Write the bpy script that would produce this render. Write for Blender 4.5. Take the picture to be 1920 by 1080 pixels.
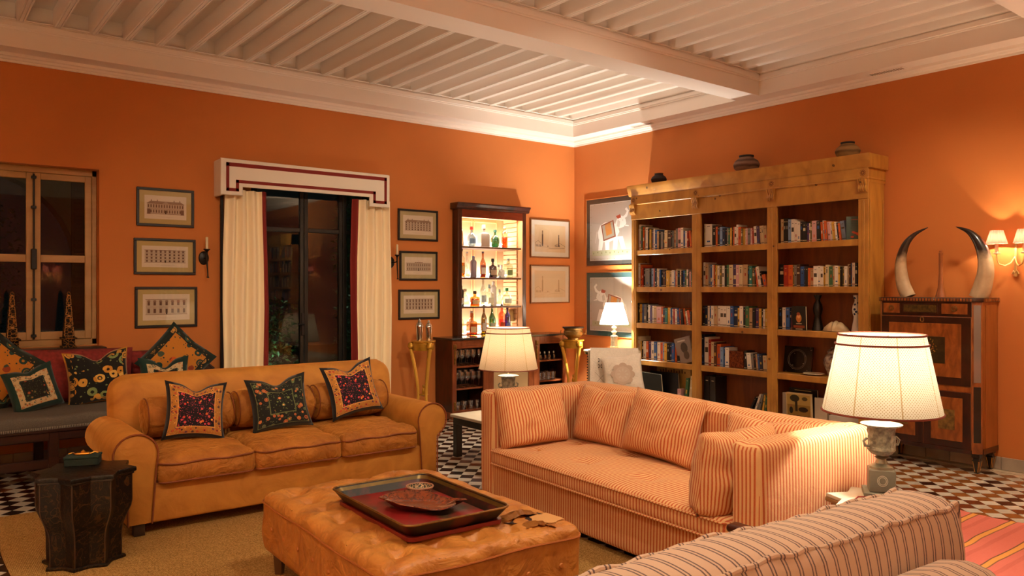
import bpy, bmesh, math, random
from mathutils import Vector, Matrix, noise
from math import sin, cos, pi, radians as R
random.seed(7)
for o in list(bpy.data.objects): bpy.data.objects.remove(o)
SC = bpy.context.scene; COL = SC.collection
# ---------------------------------------------------------------- camera, world, lights, exposure
cam = bpy.data.objects.new('camera', bpy.data.cameras.new('camera')); COL.objects.link(cam)
cam.location = (-7.163, -7.778, 1.5); cam.rotation_euler = (R(90), 0, R(-38.07))
cam.data.sensor_width = 36; cam.data.lens = 1462 / 1920 * 36; cam.data.clip_start = .05
SC.camera = cam
w = bpy.data.worlds.new('night'); SC.world = w; w.use_nodes = True
w.node_tree.nodes['Background'].inputs[0].default_value = (.005, .006, .007, 1)
w.node_tree.nodes['Background'].inputs[1].default_value = 1.0
SC.view_settings.view_transform = 'Standard'; SC.view_settings.look = 'None'
SC.view_settings.gamma = 1; SC.view_settings.use_curve_mapping = False
SC.view_settings.exposure = 0.2
def light(name, kind, loc, power, col=(1, .78, .55), size=.05, rot=None, **k):
    l = bpy.data.lights.new(name, kind); l.energy = power; l.color = col
    if kind == 'AREA': l.size = size
    else: l.shadow_soft_size = size
    for a, b in k.items(): setattr(l, a, b)
    o = bpy.data.objects.new(name, l); COL.objects.link(o); o.location = loc
    if rot: o.rotation_euler = rot
    return o
WARM = (1, .80, .58)
LAMP_P = [62, 46, 280, 34, 520, 480, 500, 260]   # bulb powers: big urn lamp, far urn lamp, pleated lamp, sconce bulb, added fill lamps
# fill spots added out of view under a beam to brighten the room
def spot(loc, target, power, angle=60, size=.06, col=WARM, blend=.6):
    d = Vector(target) - Vector(loc)
    o = light('added_fill_spot', 'SPOT', loc, power, col, size, d.to_track_quat('-Z', 'Y').to_euler(), spot_size=R(angle), spot_blend=blend)
    return o
for x_, tx in ((-7.2, -6.3), (-5.0, -5.2), (-3.0, -3.6), (-1.2, -1.0)):
    spot((x_, -5.735, 3.455), (tx, -4.2, 0), 110 if x_ < -7 else 200, 125, .12, (1, .82, .58), 1.0)
spot((-5.6, -5.735, 3.455), (-4.0, 0, 1.1), 380, 50, .08, (1, .84, .62), 1.0); spot((-3.2, -5.735, 3.455), (-1.9, 0, 1.1), 260, 60, .08, (1, .84, .62), 1.0)  # two more added spots, brightening the curtains and the bar wall
# ---------------------------------------------------------------- materials
def lin(h):
    if isinstance(h, str):
        v = [int(h[i:i+2], 16) / 255 for i in (0, 2, 4)]
        return tuple((c / 12.92 if c <= .04045 else ((c + .055) / 1.055) ** 2.4) for c in v) + (1,)
    return tuple(h) + (1,) if len(h) == 3 else tuple(h)
class NT:
    def __init__(s, name):
        s.m = bpy.data.materials.new(name); s.m.use_nodes = True; s.t = s.m.node_tree
        s.b = s.t.nodes['Principled BSDF']; s.out = s.t.nodes['Material Output']
    def n(s, typ, ins=None, **k):
        o = s.t.nodes.new('ShaderNode' + typ)
        for a, b in k.items(): setattr(o, a, b)
        if ins:
            for a, b in ins.items():
                if isinstance(b, bpy.types.NodeSocket): s.t.links.new(b, o.inputs[a])
                else: o.inputs[a].default_value = b
        return o
    def math(s, op, a, b=0, c=0):
        return s.n('Math', {0: a, 1: b, 2: c}, operation=op).outputs[0]
    def mix(s, f, a, b):
        o = s.n('Mix', data_type='RGBA')
        for i, v in ((0, f), (6, a), (7, b)):
            if isinstance(v, bpy.types.NodeSocket): s.t.links.new(v, o.inputs[i])
            else: o.inputs[i].default_value = v
        return o.outputs[2]
    def link(s, a, b): s.t.links.new(a, b)
    def base(s, c):
        if isinstance(c, bpy.types.NodeSocket): s.link(c, s.b.inputs['Base Color'])
        else: s.b.inputs['Base Color'].default_value = c
    def set(s, rough=.6, metal=0, spec=.5, sheen=0, coat=0):
        i = s.b.inputs; i['Roughness'].default_value = rough; i['Metallic'].default_value = metal
        i['Specular IOR Level'].default_value = spec; i['Sheen Weight'].default_value = sheen; i['Coat Weight'].default_value = coat
    def bump(s, h, strength=.3, dist=.01):
        b = s.n('Bump', {'Height': h, 'Strength': strength, 'Distance': dist}); s.link(b.outputs[0], s.b.inputs['Normal'])
    def obj(s): return s.n('TexCoord').outputs['Object']
    def uv(s): return s.n('TexCoord').outputs['UV']
MC = {}
def M(c, rough=.6, metal=0, ns=0, na=.15, bs=0, bst=.2, sheen=0, spec=.5, coat=0, c2=None, detail=4, bd=.01):
    key = (c, rough, metal, ns, na, bs, bst, sheen, spec, coat, c2)
    if key in MC: return MC[key]
    t = NT('mat_' + str(c)); t.set(rough, metal, spec, sheen, coat); col = lin(c)
    if ns:
        n = t.n('TexNoise', {'Vector': t.obj(), 'Scale': ns, 'Detail': detail})
        d = lin(c2) if c2 else tuple(x * (1 - na) for x in col[:3]) + (1,)
        f = t.math('MULTIPLY_ADD', n.outputs[0], 2.4, -.7); f = t.n('Clamp', {0: f}).outputs[0]
        t.base(t.mix(f, col, d))
    else: t.base(col)
    if bs:
        n = t.n('TexNoise', {'Vector': t.obj(), 'Scale': bs, 'Detail': 3}); t.bump(n.outputs[0], bst, bd)
    MC[key] = t.m; return t.m
def wood(name, c1, c2, rough=.4, sc=(3, 3, 30), k=1.0, coat=0, knots=False):
    if name in MC: return MC[name]
    t = NT(name); t.set(rough, 0, .5, 0, coat)
    mp = t.n('Mapping', {'Vector': t.obj(), 'Scale': sc})
    n = t.n('TexNoise', {'Vector': mp.outputs[0], 'Scale': k, 'Detail': 6, 'Distortion': .8})
    f = t.n('Clamp', {0: t.math('MULTIPLY_ADD', n.outputs[0], 2.6, -.8)}).outputs[0]
    c = t.mix(f, lin(c1), lin(c2))
    if knots:
        v = t.n('TexVoronoi', {'Vector': t.obj(), 'Scale': 5.0}); g = t.math('LESS_THAN', v.outputs[0], .07)
        c = t.mix(t.math('MULTIPLY', g, .8), c, lin('3a1d08'))
    t.base(c); t.bump(n.outputs[0], .12, .004)
    MC[name] = t.m; return t.m
def stripes(name, base, line, period, width, double=False, rough=.8, soft=.002):
    """woven stripe varying along UV.x (metres)"""
    t = NT(name); t.set(rough, 0, .3, .1)
    u = t.n('SeparateXYZ', {0: t.uv()}).outputs[0]
    ph = t.math('FRACT', t.math('DIVIDE', u, period)); d = t.math('MULTIPLY', t.math('ABSOLUTE', t.math('SUBTRACT', ph, .5)), period)
    if double: d = t.math('ABSOLUTE', t.math('SUBTRACT', d, width * 1.5))
    f = t.n('MapRange', {0: d, 1: width / 2, 2: width / 2 + soft, 3: 1.0, 4: 0.0}).outputs[0]
    n = t.n('TexNoise', {'Vector': t.obj(), 'Scale': 300.0, 'Detail': 1})
    n2 = t.n('TexNoise', {'Vector': t.obj(), 'Scale': 14.0, 'Detail': 4, 'Distortion': .6})
    c = t.mix(t.math('MULTIPLY', f, t.math('MULTIPLY_ADD', n.outputs[0], .5, .62)), lin(base), lin(line))
    t.base(c); h = t.math('MULTIPLY_ADD', n.outputs[0], .12, n2.outputs[0]); t.bump(h, .35, .012)
    MC[name] = t.m; return t.m
def velvet(name, c1, c2, bs=7, st=.5, leather=False):
    t = NT(name); t.set(.46 if leather else .7, 0, .4, 0 if leather else .7); t.b.inputs['Sheen Roughness'].default_value = .35
    n = t.n('TexNoise', {'Vector': t.obj(), 'Scale': 5.0, 'Detail': 6, 'Distortion': 1.2})
    f = t.n('Clamp', {0: t.math('MULTIPLY_ADD', n.outputs[0], 2.2, -.6)}).outputs[0]
    c = t.mix(f, lin(c1), lin(c2))
    if leather:
        s = t.n('TexNoise', {'Vector': t.obj(), 'Scale': 40.0, 'Detail': 5}); g = t.n('Clamp', {0: t.math('MULTIPLY_ADD', s.outputs[0], 6, -3.6)}).outputs[0]
        c = t.mix(t.math('MULTIPLY', g, .45), c, lin('7a3c10'))
    t.base(c)
    n2 = t.n('TexNoise', {'Vector': t.obj(), 'Scale': bs, 'Detail': 5, 'Distortion': 1.5}); t.bump(n2.outputs[0], st, .03)
    t.b.inputs['Sheen Tint'].default_value = lin('ffb860') if not leather else (1, 1, 1, 1)
    MC[name] = t.m; return t.m
def floral(name, ground, pal, edge, scale=9, border=None, bw=.3, ew=.1, line=None, size=.36, ramp2=None, density=1.0):
    """printed cotton: voronoi flowers on a ground, border band and plain edge, by UV in 0..1"""
    t = NT(name); t.set(.85, 0, .3, .15)
    uv = t.uv(); s = t.n('SeparateXYZ', {0: uv})
    m = t.math('MULTIPLY', t.math('MAXIMUM', t.math('ABSOLUTE', t.math('SUBTRACT', s.outputs[0], .5)), t.math('ABSOLUTE', t.math('SUBTRACT', s.outputs[1], .5))), 2)
    def flowers(sc, g, pl, sz):
        wv = t.n('TexNoise', {'Vector': uv, 'Scale': sc * 2.2, 'Detail': 2})
        uv2 = t.mix(.015 * 9 / sc, uv, wv.outputs[1])
        v = t.n('TexVoronoi', {'Vector': uv2, 'Scale': sc, 'Randomness': .85})
        hue = t.n('SeparateXYZ', {0: v.outputs[1]}).outputs[0]
        r = t.n('ValToRGB', {0: hue}); r.color_ramp.interpolation = 'CONSTANT'
        while len(r.color_ramp.elements) < len(pl): r.color_ramp.elements.new(.5)
        for i, c in enumerate(pl): r.color_ramp.elements[i].position = i / len(pl); r.color_ramp.elements[i].color = lin(c)
        c = t.mix(t.math('LESS_THAN', v.outputs[0], sz), lin(g), r.outputs[0])
        c = t.mix(t.math('LESS_THAN', v.outputs[0], sz * .62), c, lin(g)) if sz > .3 else c
        c = t.mix(t.math('LESS_THAN', v.outputs[0], sz * .5), c, lin(pl[0]))
        # small leaves between
        v2 = t.n('TexVoronoi', {'Vector': uv2, 'Scale': sc * 2.7, 'Randomness': 1.0})
        sm = t.math('MULTIPLY', t.math('LESS_THAN', v2.outputs[0], .22), t.math('GREATER_THAN', v.outputs[0], sz * 1.2))
        return t.mix(sm, c, lin(pl[-1]))
    c = flowers(scale, ground, pal, size)
    if border:
        b = flowers(scale * 1.2, border[0], border[1], .40)
        c = t.mix(t.math('GREATER_THAN', m, 1 - bw - ew), c, b)
        if line:
            for q in (1 - bw - ew, 1 - ew):
                c = t.mix(t.math('LESS_THAN', t.math('ABSOLUTE', t.math('SUBTRACT', m, q)), .018), c, lin(line))
    c = t.mix(t.math('GREATER_THAN', m, 1 - ew), c, lin(edge))
    t.base(c); n = t.n('TexNoise', {'Vector': t.obj(), 'Scale': 12.0, 'Detail': 4}); t.bump(n.outputs[0], .3, .01)
    MC[name] = t.m; return t.m
def glassy(name, tint=(1, 1, 1), gloss=.12, rough=.02):
    if name in MC: return MC[name]
    t = NT(name); t.t.nodes.remove(t.b)
    a = t.n('BsdfTransparent', {0: lin(tint)}); b = t.n('BsdfGlossy', {0: (1, 1, 1, 1), 'Roughness': rough})
    lw = t.math('POWER', t.n('LayerWeight', {0: .5}).outputs[1], 3.5)
    f = t.n('Clamp', {0: t.math('MULTIPLY_ADD', lw, .85, gloss)}).outputs[0]
    x = t.n('MixShader', {0: f, 1: a.outputs[0], 2: b.outputs[0]}); t.link(x.outputs[0], t.out.inputs[0])
    MC[name] = t.m; return t.m
def emit(name, col, k):
    t = NT(name); t.t.nodes.remove(t.b); e = t.n('Emission', {0: lin(col), 1: k}); t.link(e.outputs[0], t.out.inputs[0]); return t.m
def shade_mat(name, col, dots=None, seam=0, trans=.6, tk=.11):
    t = NT(name); t.t.nodes.remove(t.b); c = lin(col)
    if dots:
        uv = t.uv(); s = t.n('SeparateXYZ', {0: uv})
        a = t.math('SINE', t.math('MULTIPLY', s.outputs[0], dots[1])); b = t.math('SINE', t.math('MULTIPLY', s.outputs[1], dots[2]))
        f = t.math('GREATER_THAN', t.math('MULTIPLY', a, b), .45)
        c = t.mix(t.math('MULTIPLY', f, .8), c, lin(dots[0]))
        if seam:
            ph = t.math('FRACT', t.math('MULTIPLY', s.outputs[0], seam)); g = t.math('LESS_THAN', ph, .035)
            c = t.mix(t.math('MULTIPLY', g, .7), c, lin('b08a50'))
    d = t.n('BsdfDiffuse', {0: c}); c2 = t.mix(1 - tk, c, (0, 0, 0, 1)) if not isinstance(c, tuple) else tuple(v * tk for v in c[:3]) + (1,); tr = t.n('BsdfTranslucent', {0: c2})
    x = t.n('MixShader', {0: trans, 1: d.outputs[0], 2: tr.outputs[0]}); t.link(x.outputs[0], t.out.inputs[0]); MC[name] = t.m
    return t.m
# ---------------------------------------------------------------- mesh helpers
def BM(): return bmesh.new()
def box(b, x0, x1, y0, y1, z0, z1, bev=0, mi=0, seg=1):
    x0, x1 = sorted((x0, x1)); y0, y1 = sorted((y0, y1)); z0, z1 = sorted((z0, z1))
    vs = [b.verts.new((x, y, z)) for z in (z0, z1) for x, y in ((x0, y0), (x1, y0), (x1, y1), (x0, y1))]
    fs = [b.faces.new([vs[i] for i in f]) for f in ((3, 2, 1, 0), (4, 5, 6, 7), (0, 1, 5, 4), (1, 2, 6, 5), (2, 3, 7, 6), (3, 0, 4, 7))]
    for f in fs: f.material_index = mi
    if bev:
        es = list({e for f in fs for e in f.edges})
        r = bmesh.ops.bevel(b, geom=es, offset=bev, segments=seg, affect='EDGES', profile=.5)
        for f in r['faces']: f.material_index = mi
    return b
def lathe(b, prof, seg=20, at=(0, 0, 0), mi=0, wob=None, cap=True):
    rings = []
    for k, (r, z) in enumerate(prof):
        if r < 1e-5: rings.append([b.verts.new((at[0], at[1], at[2] + z))]); continue
        ring = []
        for i in range(seg):
            a = 2 * pi * i / seg; rr = r * (wob(a, z) if wob else 1)
            ring.append(b.verts.new((at[0] + rr * cos(a), at[1] + rr * sin(a), at[2] + z)))
        rings.append(ring)
    for p, q in zip(rings, rings[1:]):
        for i in range(seg):
            j = (i + 1) % seg
            if len(p) == 1 and len(q) == 1: continue
            if len(p) == 1: f = b.faces.new((p[0], q[j], q[i]))
            elif len(q) == 1: f = b.faces.new((p[i], p[j], q[0]))
            else: f = b.faces.new((p[i], p[j], q[j], q[i]))
            f.material_index = mi
    if cap:
        for rg, rv in ((rings[0], True), (rings[-1], False)):
            if len(rg) > 2:
                f = b.faces.new(rg[::-1] if rv else rg); f.material_index = mi
    return b
def tube(b, pts, r, seg=8, closed=False, mi=0, caps=True):
    pts = [Vector(p) for p in pts]; n = len(pts); rings = []
    rr = r if isinstance(r, (list, tuple)) else [r] * n
    up = Vector((0, 0, 1)); nrm = None
    for i, p in enumerate(pts):
        a = pts[(i - 1) % n] if (closed or i > 0) else p; c = pts[(i + 1) % n] if (closed or i < n - 1) else p
        t = (c - a)
        if t.length < 1e-9: t = Vector((0, 0, 1))
        t.normalize()
        if nrm is None: nrm = t.cross(up) if abs(t.z) < .95 else t.cross(Vector((0, 1, 0)))
        nrm = (nrm - t * nrm.dot(t))
        if nrm.length < 1e-6: nrm = t.orthogonal()
        nrm.normalize(); bi = t.cross(nrm)
        rings.append([b.verts.new(p + (nrm * cos(2 * pi * k / seg) + bi * sin(2 * pi * k / seg)) * rr[i]) for k in range(seg)])
    m = n if closed else n - 1
    for i in range(m):
        p, q = rings[i], rings[(i + 1) % n]
        for k in range(seg):
            f = b.faces.new((p[k], p[(k + 1) % seg], q[(k + 1) % seg], q[k])); f.material_index = mi
    if not closed and caps:
        b.faces.new(rings[0][::-1]).material_index = mi; b.faces.new(rings[-1]).material_index = mi
    return b
def prism(b, poly, h0, h1, axis='z', mi=0, bev=0, seg=2):
    """extrude a 2D polygon; axis z: (x,y); axis y: (x,z) ; axis x: (y,z)"""
    def P(p, h): return {'z': (p[0], p[1], h), 'y': (p[0], h, p[1]), 'x': (h, p[0], p[1])}[axis]
    A = [b.verts.new(P(p, h0)) for p in poly]; B = [b.verts.new(P(p, h1)) for p in poly]; n = len(poly)
    fs = [b.faces.new(A[::-1]), b.faces.new(B)] + [b.faces.new((A[i], A[(i + 1) % n], B[(i + 1) % n], B[i])) for i in range(n)]
    for f in fs: f.material_index = mi
    bmesh.ops.recalc_face_normals(b, faces=fs)
    if bev:
        es = list(set(fs[0].edges) | set(fs[1].edges))
        r = bmesh.ops.bevel(b, geom=es, offset=bev, segments=seg, affect='EDGES', profile=.5)
        for f in r['faces']: f.material_index = mi
    return b
def rbox(b, c, s, r, n=(8, 8, 4), deform=None, uvf=None, mi=0):
    """rounded, subdivided box: centre c, size s, corner radius r"""
    hx = [v / 2 for v in s]; r = min([r] + hx)
    def ax(i):
        h = hx[i]; k = 3
        a = [-h + r * (1 - cos(pi / 2 * j / k)) for j in range(k)]
        inn = [-(h - r) + 2 * (h - r) * j / n[i] for j in range(n[i] + 1)]
        v = a + inn + [-x for x in a[::-1]]
        o = []
        for x in v:
            if not o or x - o[-1] > 1e-6: o.append(x)
        return o
    X = [ax(i) for i in range(3)]; cache = {}
    def V(i, j, k):
        if (i, j, k) in cache: return cache[(i, j, k)]
        p = Vector((X[0][i], X[1][j], X[2][k]))
        q = Vector([max(-(hx[d] - r), min(hx[d] - r, p[d])) for d in range(3)]); d = p - q
        if d.length > 1e-9: p = q + d.normalized() * r
        nn = d.normalized() if d.length > 1e-9 else Vector((0, 0, 0))
        un = Vector([p[d2] / hx[d2] if hx[d2] else 0 for d2 in range(3)])
        if deform: p = deform(p, un, nn)
        v = b.verts.new(Vector(c) + p); cache[(i, j, k)] = v; return v
    I, J, K = [len(x) - 1 for x in X]
    def quad(a, b_, c_, d): f = b.faces.new((a, b_, c_, d)); f.material_index = mi
    for i in range(I):
        for j in range(J):
            quad(V(i, j, K), V(i+1, j, K), V(i+1, j+1, K), V(i, j+1, K)); quad(V(i, j+1, 0), V(i+1, j+1, 0), V(i+1, j, 0), V(i, j, 0))
    for i in range(I):
        for k in range(K):
            quad(V(i, 0, k), V(i+1, 0, k), V(i+1, 0, k+1), V(i, 0, k+1)); quad(V(i, J, k+1), V(i+1, J, k+1), V(i+1, J, k), V(i, J, k))
    for j in range(J):
        for k in range(K):
            quad(V(0, j, k+1), V(0, j+1, k+1), V(0, j+1, k), V(0, j, k)); quad(V(I, j, k), V(I, j+1, k), V(I, j+1, k+1), V(I, j, k+1))
    return b
def xf(b, m, verts=None): bmesh.ops.transform(b, matrix=m, verts=list(verts or b.verts)); return b
def uvset(b, fn):
    """fn(co, normal) -> (u, v), per loop"""
    l = b.loops.layers.uv.verify(); b.normal_update()
    for f in b.faces:
        for lp in f.loops: lp[l].uv = fn(lp.vert.co, f.normal)
    return b
def wmat(o):
    m = Matrix.Identity(4)
    while o: m = Matrix.Translation(o.location) @ o.rotation_euler.to_matrix().to_4x4() @ m; o = o.parent
    return m
def obj(name, b, mat, parent=None, label=None, smooth=35, world=True):
    me = bpy.data.meshes.new(name); b.to_mesh(me); b.free()
    if parent and world: me.transform(wmat(parent).inverted())
    for m in (mat if isinstance(mat, (list, tuple)) else [mat]): me.materials.append(m)
    if smooth:
        me.shade_smooth(); me.set_sharp_from_angle(angle=R(smooth))
    o = bpy.data.objects.new(name, me); COL.objects.link(o)
    if parent: o.parent = parent
    if label: o['label'] = label
    return o
def thing(name, label, cat, loc=(0, 0, 0), rz=0, group=None):
    o = bpy.data.objects.new(name, None); COL.objects.link(o); o.empty_display_size = .1
    o.location = loc; o.rotation_euler = (0, 0, rz); return tag(o, label, cat, group)
def tag(o, label, cat, group=None, kind=None):
    o['label'] = label; o['category'] = cat
    if group: o['group'] = group
    if kind: o['kind'] = kind
    return o
def struct(name, b, m, label=None, smooth=35):
    o = obj(name, b, m, None, label, smooth); o['kind'] = 'structure'; return o
def dup(root, loc, rz=0, label=None):
    r = root.copy(); COL.objects.link(r); r.location = loc; r.rotation_euler = (0, 0, rz)
    if label: r['label'] = label
    def rec(a, p):
        for ch in list(a.children):
            c = ch.copy(); COL.objects.link(c); c.parent = p; rec(ch, c)
    rec(root, r); return r
class Draw:
    """flat print made of small coloured polygons on a plane (origin, u, v)"""
    def __init__(s, org, u, v, off):
        s.o, s.u, s.v = Vector(org), Vector(u).normalized(), Vector(v).normalized(); s.n = s.u.cross(s.v); s.off = off; s.b = BM(); s.m = {}; s.k = 0
    def poly(s, pts, c):
        mi = s.m.setdefault(c, len(s.m)); s.k += 1
        vs = [s.b.verts.new(s.o + s.u * p[0] + s.v * p[1] + s.n * (s.off + .000018 * s.k)) for p in pts]
        f = s.b.faces.new(vs); f.material_index = mi
    def rect(s, x0, y0, x1, y1, c): s.poly([(x0, y0), (x1, y0), (x1, y1), (x0, y1)], c)
    def line(s, p, q, w, c):
        d = Vector((q[0] - p[0], q[1] - p[1])); n = Vector((-d.y, d.x)).normalized() * w / 2
        s.poly([(p[0] + n.x, p[1] + n.y), (p[0] - n.x, p[1] - n.y), (q[0] - n.x, q[1] - n.y), (q[0] + n.x, q[1] + n.y)], c)
    def path(s, pts, w, c):
        for a, b in zip(pts, pts[1:]): s.line(a, b, w, c)
    def ell(s, x, y, rx, ry, c, n=14, a=0):
        s.poly([(x + rx * cos(2*pi*i/n) * cos(a) - ry * sin(2*pi*i/n) * sin(a), y + rx * cos(2*pi*i/n) * sin(a) + ry * sin(2*pi*i/n) * cos(a)) for i in range(n)], c)
    def done(s, name, parent, rough=.7, label=None):
        return obj(name, s.b, [M(c, rough) for c in s.m], parent, label, smooth=0)
# ================================================================ room shell
XW, YN, H0, HC = -10.4, -11.43, 3.47, 3.83
WALL = M('c47434', .85, ns=1.3, na=.10, bs=9, bst=.08)
WHITE = M('efe5da', .6, bs=30, bst=.03)
def wall_panels(b, x0, x1, z0, z1, holes, y0, y1):
    xs = sorted({x0, x1} | {h[0] for h in holes} | {h[1] for h in holes}); zs = sorted({z0, z1} | {h[2] for h in holes} | {h[3] for h in holes})
    for a, c in zip(xs, xs[1:]):
        for d, e in zip(zs, zs[1:]):
            mx, mz = (a + c) / 2, (d + e) / 2
            if not any(h[0] < mx < h[1] and h[2] < mz < h[3] for h in holes): box(b, a, c, y0, y1, d, e)
b = BM(); WIN = (-6.99, -5.767, .985, 2.56); DOOR = (-4.40, -3.02, 0, 2.62); NICHE = (-1.935, -.985, .93, 2.40)
wall_panels(b, XW - .3, .3, -.02, 4.0, [WIN, DOOR, NICHE], 0, .36); bmesh.ops.remove_doubles(b, verts=b.verts, dist=1e-5); struct('wall_back', b, WALL)
b = BM(); box(b, 0, .3, YN - .3, 0, -.02, 4.0); struct('wall_right', b, WALL)
b = BM(); box(b, XW - .3, XW, YN - .3, 0, -.02, 4.0); struct('wall_left', b, WALL)
b = BM(); box(b, XW, 0, YN - .3, YN, -.02, 4.0); struct('wall_near', b, WALL)
b = BM(); box(b, XW - .3, .3, YN - .3, .36, HC, 4.05); ceil = struct('ceiling', b, WHITE)
bays = [(-.25, -2.78), (-3.05, -5.60), (-5.87, -8.42), (-8.69, -11.18)]
jm = None
for ya, yb in bays:
    for k in range(38):
        x = -.272 - .2661 * k
        if jm is None:
            b = BM(); L = 2.56
            prof = [(-.036, .16), (-.036, .014), (-.028, 0), (-.017, 0), (-.017, .007), (-.011, .007), (-.011, 0), (.011, 0), (.011, .007), (.017, .007), (.017, 0), (.028, 0), (.036, .014), (.036, .16)]
            prism(b, prof, -L, 0, 'y'); o = obj('joist', b, WHITE, None, None, 30); jm = o.data
        else: o = bpy.data.objects.new('joist', jm); COL.objects.link(o)
        o.parent = ceil; o.location = (x, ya + .005, 3.685)
# soffits and beams (boxes standing down from the ceiling) with their mouldings
def band(name, x0, x1, y0, y1, sides):
    b = BM(); box(b, x0, x1, y0, y1, H0, HC)
    for s in sides:
        for (z0, z1, t) in ((3.615, 3.69, .018), (3.63, 3.675, .03), (3.69, 3.70, .036)):
            if s == '-y': box(b, x0, x1, y0 - t, y0, z0, z1, .004)
            if s == '+y': box(b, x0, x1, y1, y1 + t, z0, z1, .004)
            if s == '-x': box(b, x0 - t, x0, y0, y1, z0, z1, .004)
    return struct(name, b, WHITE)
band('trim_1', XW, 0, -.25, 0, ['-y']); band('trim_2', -.25, 0, YN, -.2501, ['-x'])
band('trim_3', XW, -.2501, -3.05, -2.78, ['-y', '+y']); band('trim_4', XW, -.2501, -5.87, -5.60, ['-y', '+y']); band('trim_5', XW, -.2501, -8.69, -8.42, ['-y', '+y'])
band('trim_6', XW, -.2501, YN, -11.18, ['+y'])
cp = [(0, 3.40), (.018, 3.40), (.018, 3.418), (.032, 3.424), (.04, 3.44), (.058, 3.446), (.062, 3.47), (0, 3.47)]
b = BM(); prism(b, [(-y, z) for y, z in cp], XW, 0, 'x'); struct('trim_7', b, WHITE)
b = BM(); prism(b, [(-y, z) for y, z in cp], YN, -.0, 'y'); struct('trim_8', b, WHITE)
for y0, y1 in ((-1.50, -1.18), (-4.47, -4.15)):       # slotted air grilles in the soffit
    t = thing('air_grille', 'white slotted air grille in the soffit ' + ('above the elephant pictures' if y0 > -2 else 'above the right end of the bookcase'), 'vent', (-.13, (y0 + y1) / 2, 3.464))
    b = BM(); box(b, -.165, -.085, y0, y1, 3.462, 3.470, .002); obj('grille_frame', b, WHITE, t)
    b = BM()
    for k in range(14): yy = y0 + .02 + k * (y1 - y0 - .04) / 13; box(b, -.155, -.095, yy, yy + .012, 3.460, 3.4625)
    s = obj('slot', b, M('9a8b78', .8), t); s['kind'] = 'stuff'
# floor: cream grout bed, marble tiles laid on the diagonal
b = BM(); box(b, XW, 0, YN, 0, -.06, -.004); box(b, -.10, 0, YN, 0, -.004, -.0005); box(b, XW, -.10, -.12, 0, -.004, -.0005); floor = struct('floor', b, M('b9a68c', .45, ns=12, na=.2))
WT = [M('bdb2a2', .28, ns=20, na=.12), M('b2a898', .3, ns=16, na=.15), M('c5baa9', .3, ns=22, na=.1)]
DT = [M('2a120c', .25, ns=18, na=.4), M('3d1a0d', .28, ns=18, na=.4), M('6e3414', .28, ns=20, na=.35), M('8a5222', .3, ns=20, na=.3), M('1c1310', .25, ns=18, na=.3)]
PT = .1045; e1 = Vector((.70711, .70711)); e2 = Vector((.70711, -.70711)); A0 = Vector((-1.402, -5.404))
def rug_cover(x, y): return (-6.66 < x < -4.0 and -6.6 < y < -1.78) or (-3.85 < x < -1.62 and -8.4 < y < -5.6)
vis = []; rest = []
for i in range(-120, 120):
    for j in range(-120, 120):
        p = A0 + e2 * PT * (i + .5) - e1 * PT * (j + .5)
        if not (XW + .07 < p.x < -.175 and YN + .07 < p.y < -.195) or rug_cover(p.x, p.y): continue
        right = -1.75 < p.x and -6.0 < p.y < -4.7; mid = -3.85 < p.x < -3.2 and -2.95 < p.y < -2.0; left = -6.9 < p.x < -6.45 and -2.2 < p.y < -.8
        d = (p - Vector((-7.163, -7.778))).length
        (vis if (right or mid or left) else rest).append((d, p, (i + j) % 2 == 0))
vis.sort(key=lambda q: q[0]); rest += vis[300:]; vis = vis[:300]
hh = (PT - .005) / 2; tms = {}
def tile_mesh(mat, k):
    if (mat.name, k) not in tms:
        b = BM(); prism(b, [tuple(e1 * s * hh + e2 * t_ * hh) for s, t_ in ((-1, -1), (-1, 1), (1, 1), (1, -1))], -.006, 0, 'z')
        me = bpy.data.meshes.new('marble_tile'); b.to_mesh(me); b.free(); me.materials.append(mat); tms[(mat.name, k)] = me
    return tms[(mat.name, k)]
def tmat(p, dark):
    r = random.random()
    if not dark: return WT[int(r * 3)]
    amber = p.x > -2.4 and p.y < -4.3 + .25 * sin(p.x * 7)  # dark tiles turned amber here to paint in the light by the right wall
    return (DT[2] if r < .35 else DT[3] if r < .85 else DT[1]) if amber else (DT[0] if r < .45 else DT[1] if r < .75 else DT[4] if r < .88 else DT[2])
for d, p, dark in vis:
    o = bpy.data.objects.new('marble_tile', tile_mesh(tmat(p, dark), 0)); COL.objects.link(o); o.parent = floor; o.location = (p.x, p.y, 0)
b = BM(); ml = WT + DT
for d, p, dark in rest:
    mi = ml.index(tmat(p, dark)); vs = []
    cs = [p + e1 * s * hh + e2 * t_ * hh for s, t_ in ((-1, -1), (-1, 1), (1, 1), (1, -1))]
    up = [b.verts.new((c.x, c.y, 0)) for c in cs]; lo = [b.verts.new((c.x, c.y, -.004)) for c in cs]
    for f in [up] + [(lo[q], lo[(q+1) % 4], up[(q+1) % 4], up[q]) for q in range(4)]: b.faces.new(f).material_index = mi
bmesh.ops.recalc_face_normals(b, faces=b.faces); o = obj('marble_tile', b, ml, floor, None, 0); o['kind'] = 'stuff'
SK = M('a99c8c', .5, ns=8, na=.25, bs=20, bst=.1); SK2 = M('b5a897', .5, ns=8, na=.2)
b = BM(); box(b, -.008, 0, YN, 0, 0, .098); bb = struct('baseboard_right', b, M('8f7f6c', .8))
sm = None
for k in range(57):
    if not k % 1:
        b2 = BM(); box(b2, -.018, -.006, -.2 * k - .197, -.2 * k - .003, .001, .104, .002); obj('skirting_tile', b2, SK if k % 3 else SK2, bb)
b = BM(); box(b, XW, DOOR[0], -.008, 0, 0, .098); box(b, DOOR[1], -.02, -.008, 0, 0, .098); bb = struct('baseboard_back', b, M('8f7f6c', .8))
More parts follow.
